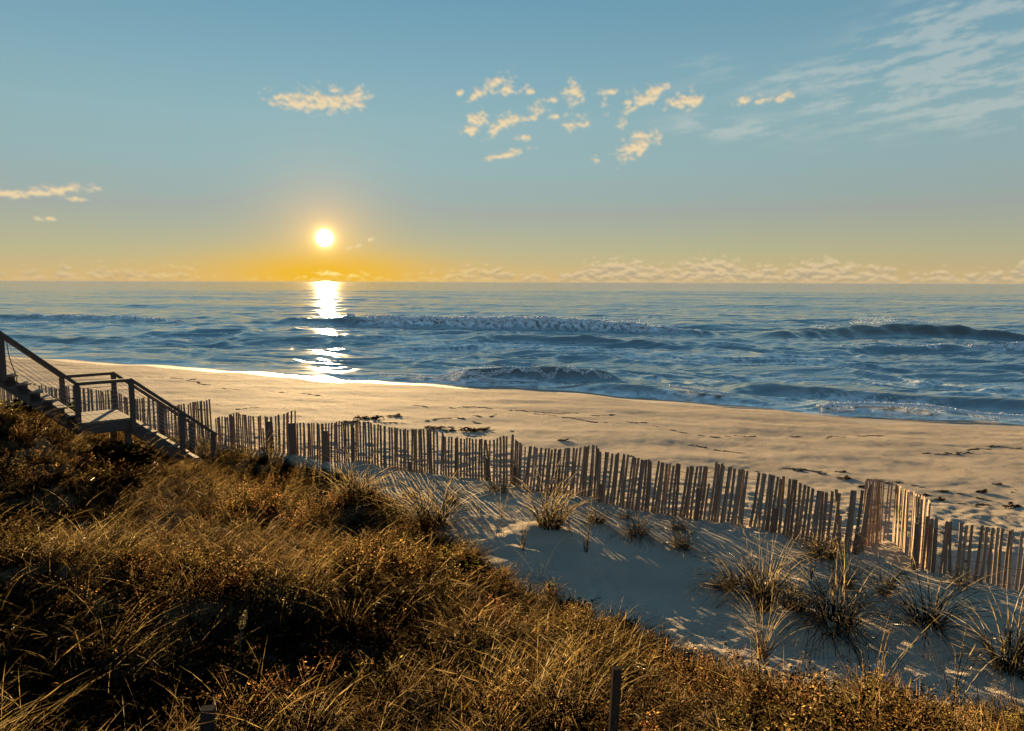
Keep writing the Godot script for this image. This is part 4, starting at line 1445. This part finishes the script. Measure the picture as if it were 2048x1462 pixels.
func make_grass() -> void:
	var arch := []
	for k in 4:
		arch.append(clump_mesh(200 + k, 38, 0.13, 0.72, 0.62, 2.2, 0.0088, 0.5, 0.5, 0.34))
	arch.append(clump_mesh(210, 40, 0.10, 0.66, 0.4, 1.3, 0.007, 0.4, 0.7, 0.3))
	var scrub := [
		forb_mesh(401, 20, 0.34, 0.021, Color(0.30, 0.17, 0.075), Color(0.62, 0.38, 0.14), 24),
		forb_mesh(402, 18, 0.40, 0.019, Color(0.30, 0.21, 0.10), Color(0.60, 0.45, 0.20), 24),
		forb_mesh(403, 16, 0.30, 0.024, Color(0.22, 0.20, 0.06), Color(0.56, 0.50, 0.12), 22),
	]
	# short dead blades lying every which way under the living ones
	arch.append(clump_mesh(230, 44, 0.17, 0.40, 0.95, 1.2, 0.0085, 0.2, 0.0, 0.5, 0.3))
	var blades := []
	var tints := []
	for k in arch.size():
		blades.append([])
		tints.append([])
	var bits := [[], [], []]
	var bit_tints := [[], [], []]
	var f := 4.2
	while f < 25.0:
		var step := 0.178 + 0.006 * f
		var x := -0.74 * f - 1.2
		var limit := minf(0.74 * f + 1.2, 9.5)
		while x < limit:
			var px := x + rng.randf_range(-0.5, 0.5) * step * 1.3
			var pf := f + rng.randf_range(-0.5, 0.5) * step * 1.3
			x += step
			if pf > along(FENCE_LINE, px) - 0.25:
				continue
			var veg := vegetated(px, pf)
			if rng.randf() > veg:
				continue
			# keep the stairs clear
			var u := (px + 10.12) * 0.755 + (pf - 17.0) * 0.656
			var across := -(px + 10.12) * 0.656 + (pf - 17.0) * 0.755
			if u > -3.0 and u < 3.1 and across > -0.12 and across < 1.75:
				if u > 0.0 or rng.randf() < 0.6:
					continue
			var p := plant_at(px, pf)
			var patch := noise_c.get_noise_2d(px * 0.42, pf * 0.42)
			var rust := smoothstep(0.02, 0.3, noise_b.get_noise_2d(px * 0.30 + 12.0, pf * 0.38) + 0.30 * smoothstep(-0.5, 3.0, px) * smoothstep(11.0, 7.0, pf) - 0.35 * smoothstep(15.0, 18.0, pf) + 0.02)
			var rim := smoothstep(1.7, 0.4, along(GRASS_EDGE, px) - pf) * smoothstep(-1.0, 0.3, px)
			rust = maxf(rust, 0.8 * rim)
			var size := rng.randf_range(0.75, 1.25) * (0.85 + 0.5 * patch) * (1.0 - 0.42 * rim)
			if rng.randf() < rust * 0.72:
				var k := rng.randi() % 2 if rng.randf() < 0.85 - 0.3 * rim else 2
				var b := Basis(Vector3.UP, rng.randf() * TAU).scaled(Vector3(size * 1.55, size * 1.1, size * 1.55))
				bits[k].append(Transform3D(b, p))
				var w := rng.randf_range(0.7, 1.3)
				bit_tints[k].append(Color(w, w * rng.randf_range(0.85, 1.1), w))
			if rng.randf() < 0.75:
				blades[5].append(Transform3D(Basis(Vector3.UP, rng.randf() * TAU).scaled(Vector3.ONE * rng.randf_range(0.8, 1.2)), p))
				var dim := rng.randf_range(0.6, 1.0)
				tints[5].append(Color(dim, dim * 0.86, dim * 0.72))
			if rng.randf() < 1.0 - rust * 0.55:
				var k := rng.randi() % 4 if rng.randf() < 0.8 else 4
				var flow := -0.5 + 2.2 * noise_b.get_noise_2d(px * 0.35 + 60.0, pf * 0.35)
				var b := Basis(Vector3.UP, flow + rng.randfn(0.0, 0.55)).scaled(Vector3(size * 1.15, size * 0.8, size * 1.15))
				blades[k].append(Transform3D(b, p))
				var w := rng.randf_range(0.75, 1.2)
				var gold := smoothstep(12.0, 19.0, pf)
				tints[k].append(Color(w * (1.0 + 0.1 * gold), w * (0.95 + 0.05 * patch), w * (0.9 - 0.25 * gold)))
		f += step
	for k in arch.size():
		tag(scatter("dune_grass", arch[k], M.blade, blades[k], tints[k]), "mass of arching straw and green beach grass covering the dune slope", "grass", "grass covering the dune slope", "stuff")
	for k in 3:
		tag(scatter("undergrowth", scrub[k], M.leaf, bits[k], bit_tints[k]), "rusty brown low undergrowth between the grasses on the dune slope", "undergrowth", "undergrowth on the dune slope", "stuff")
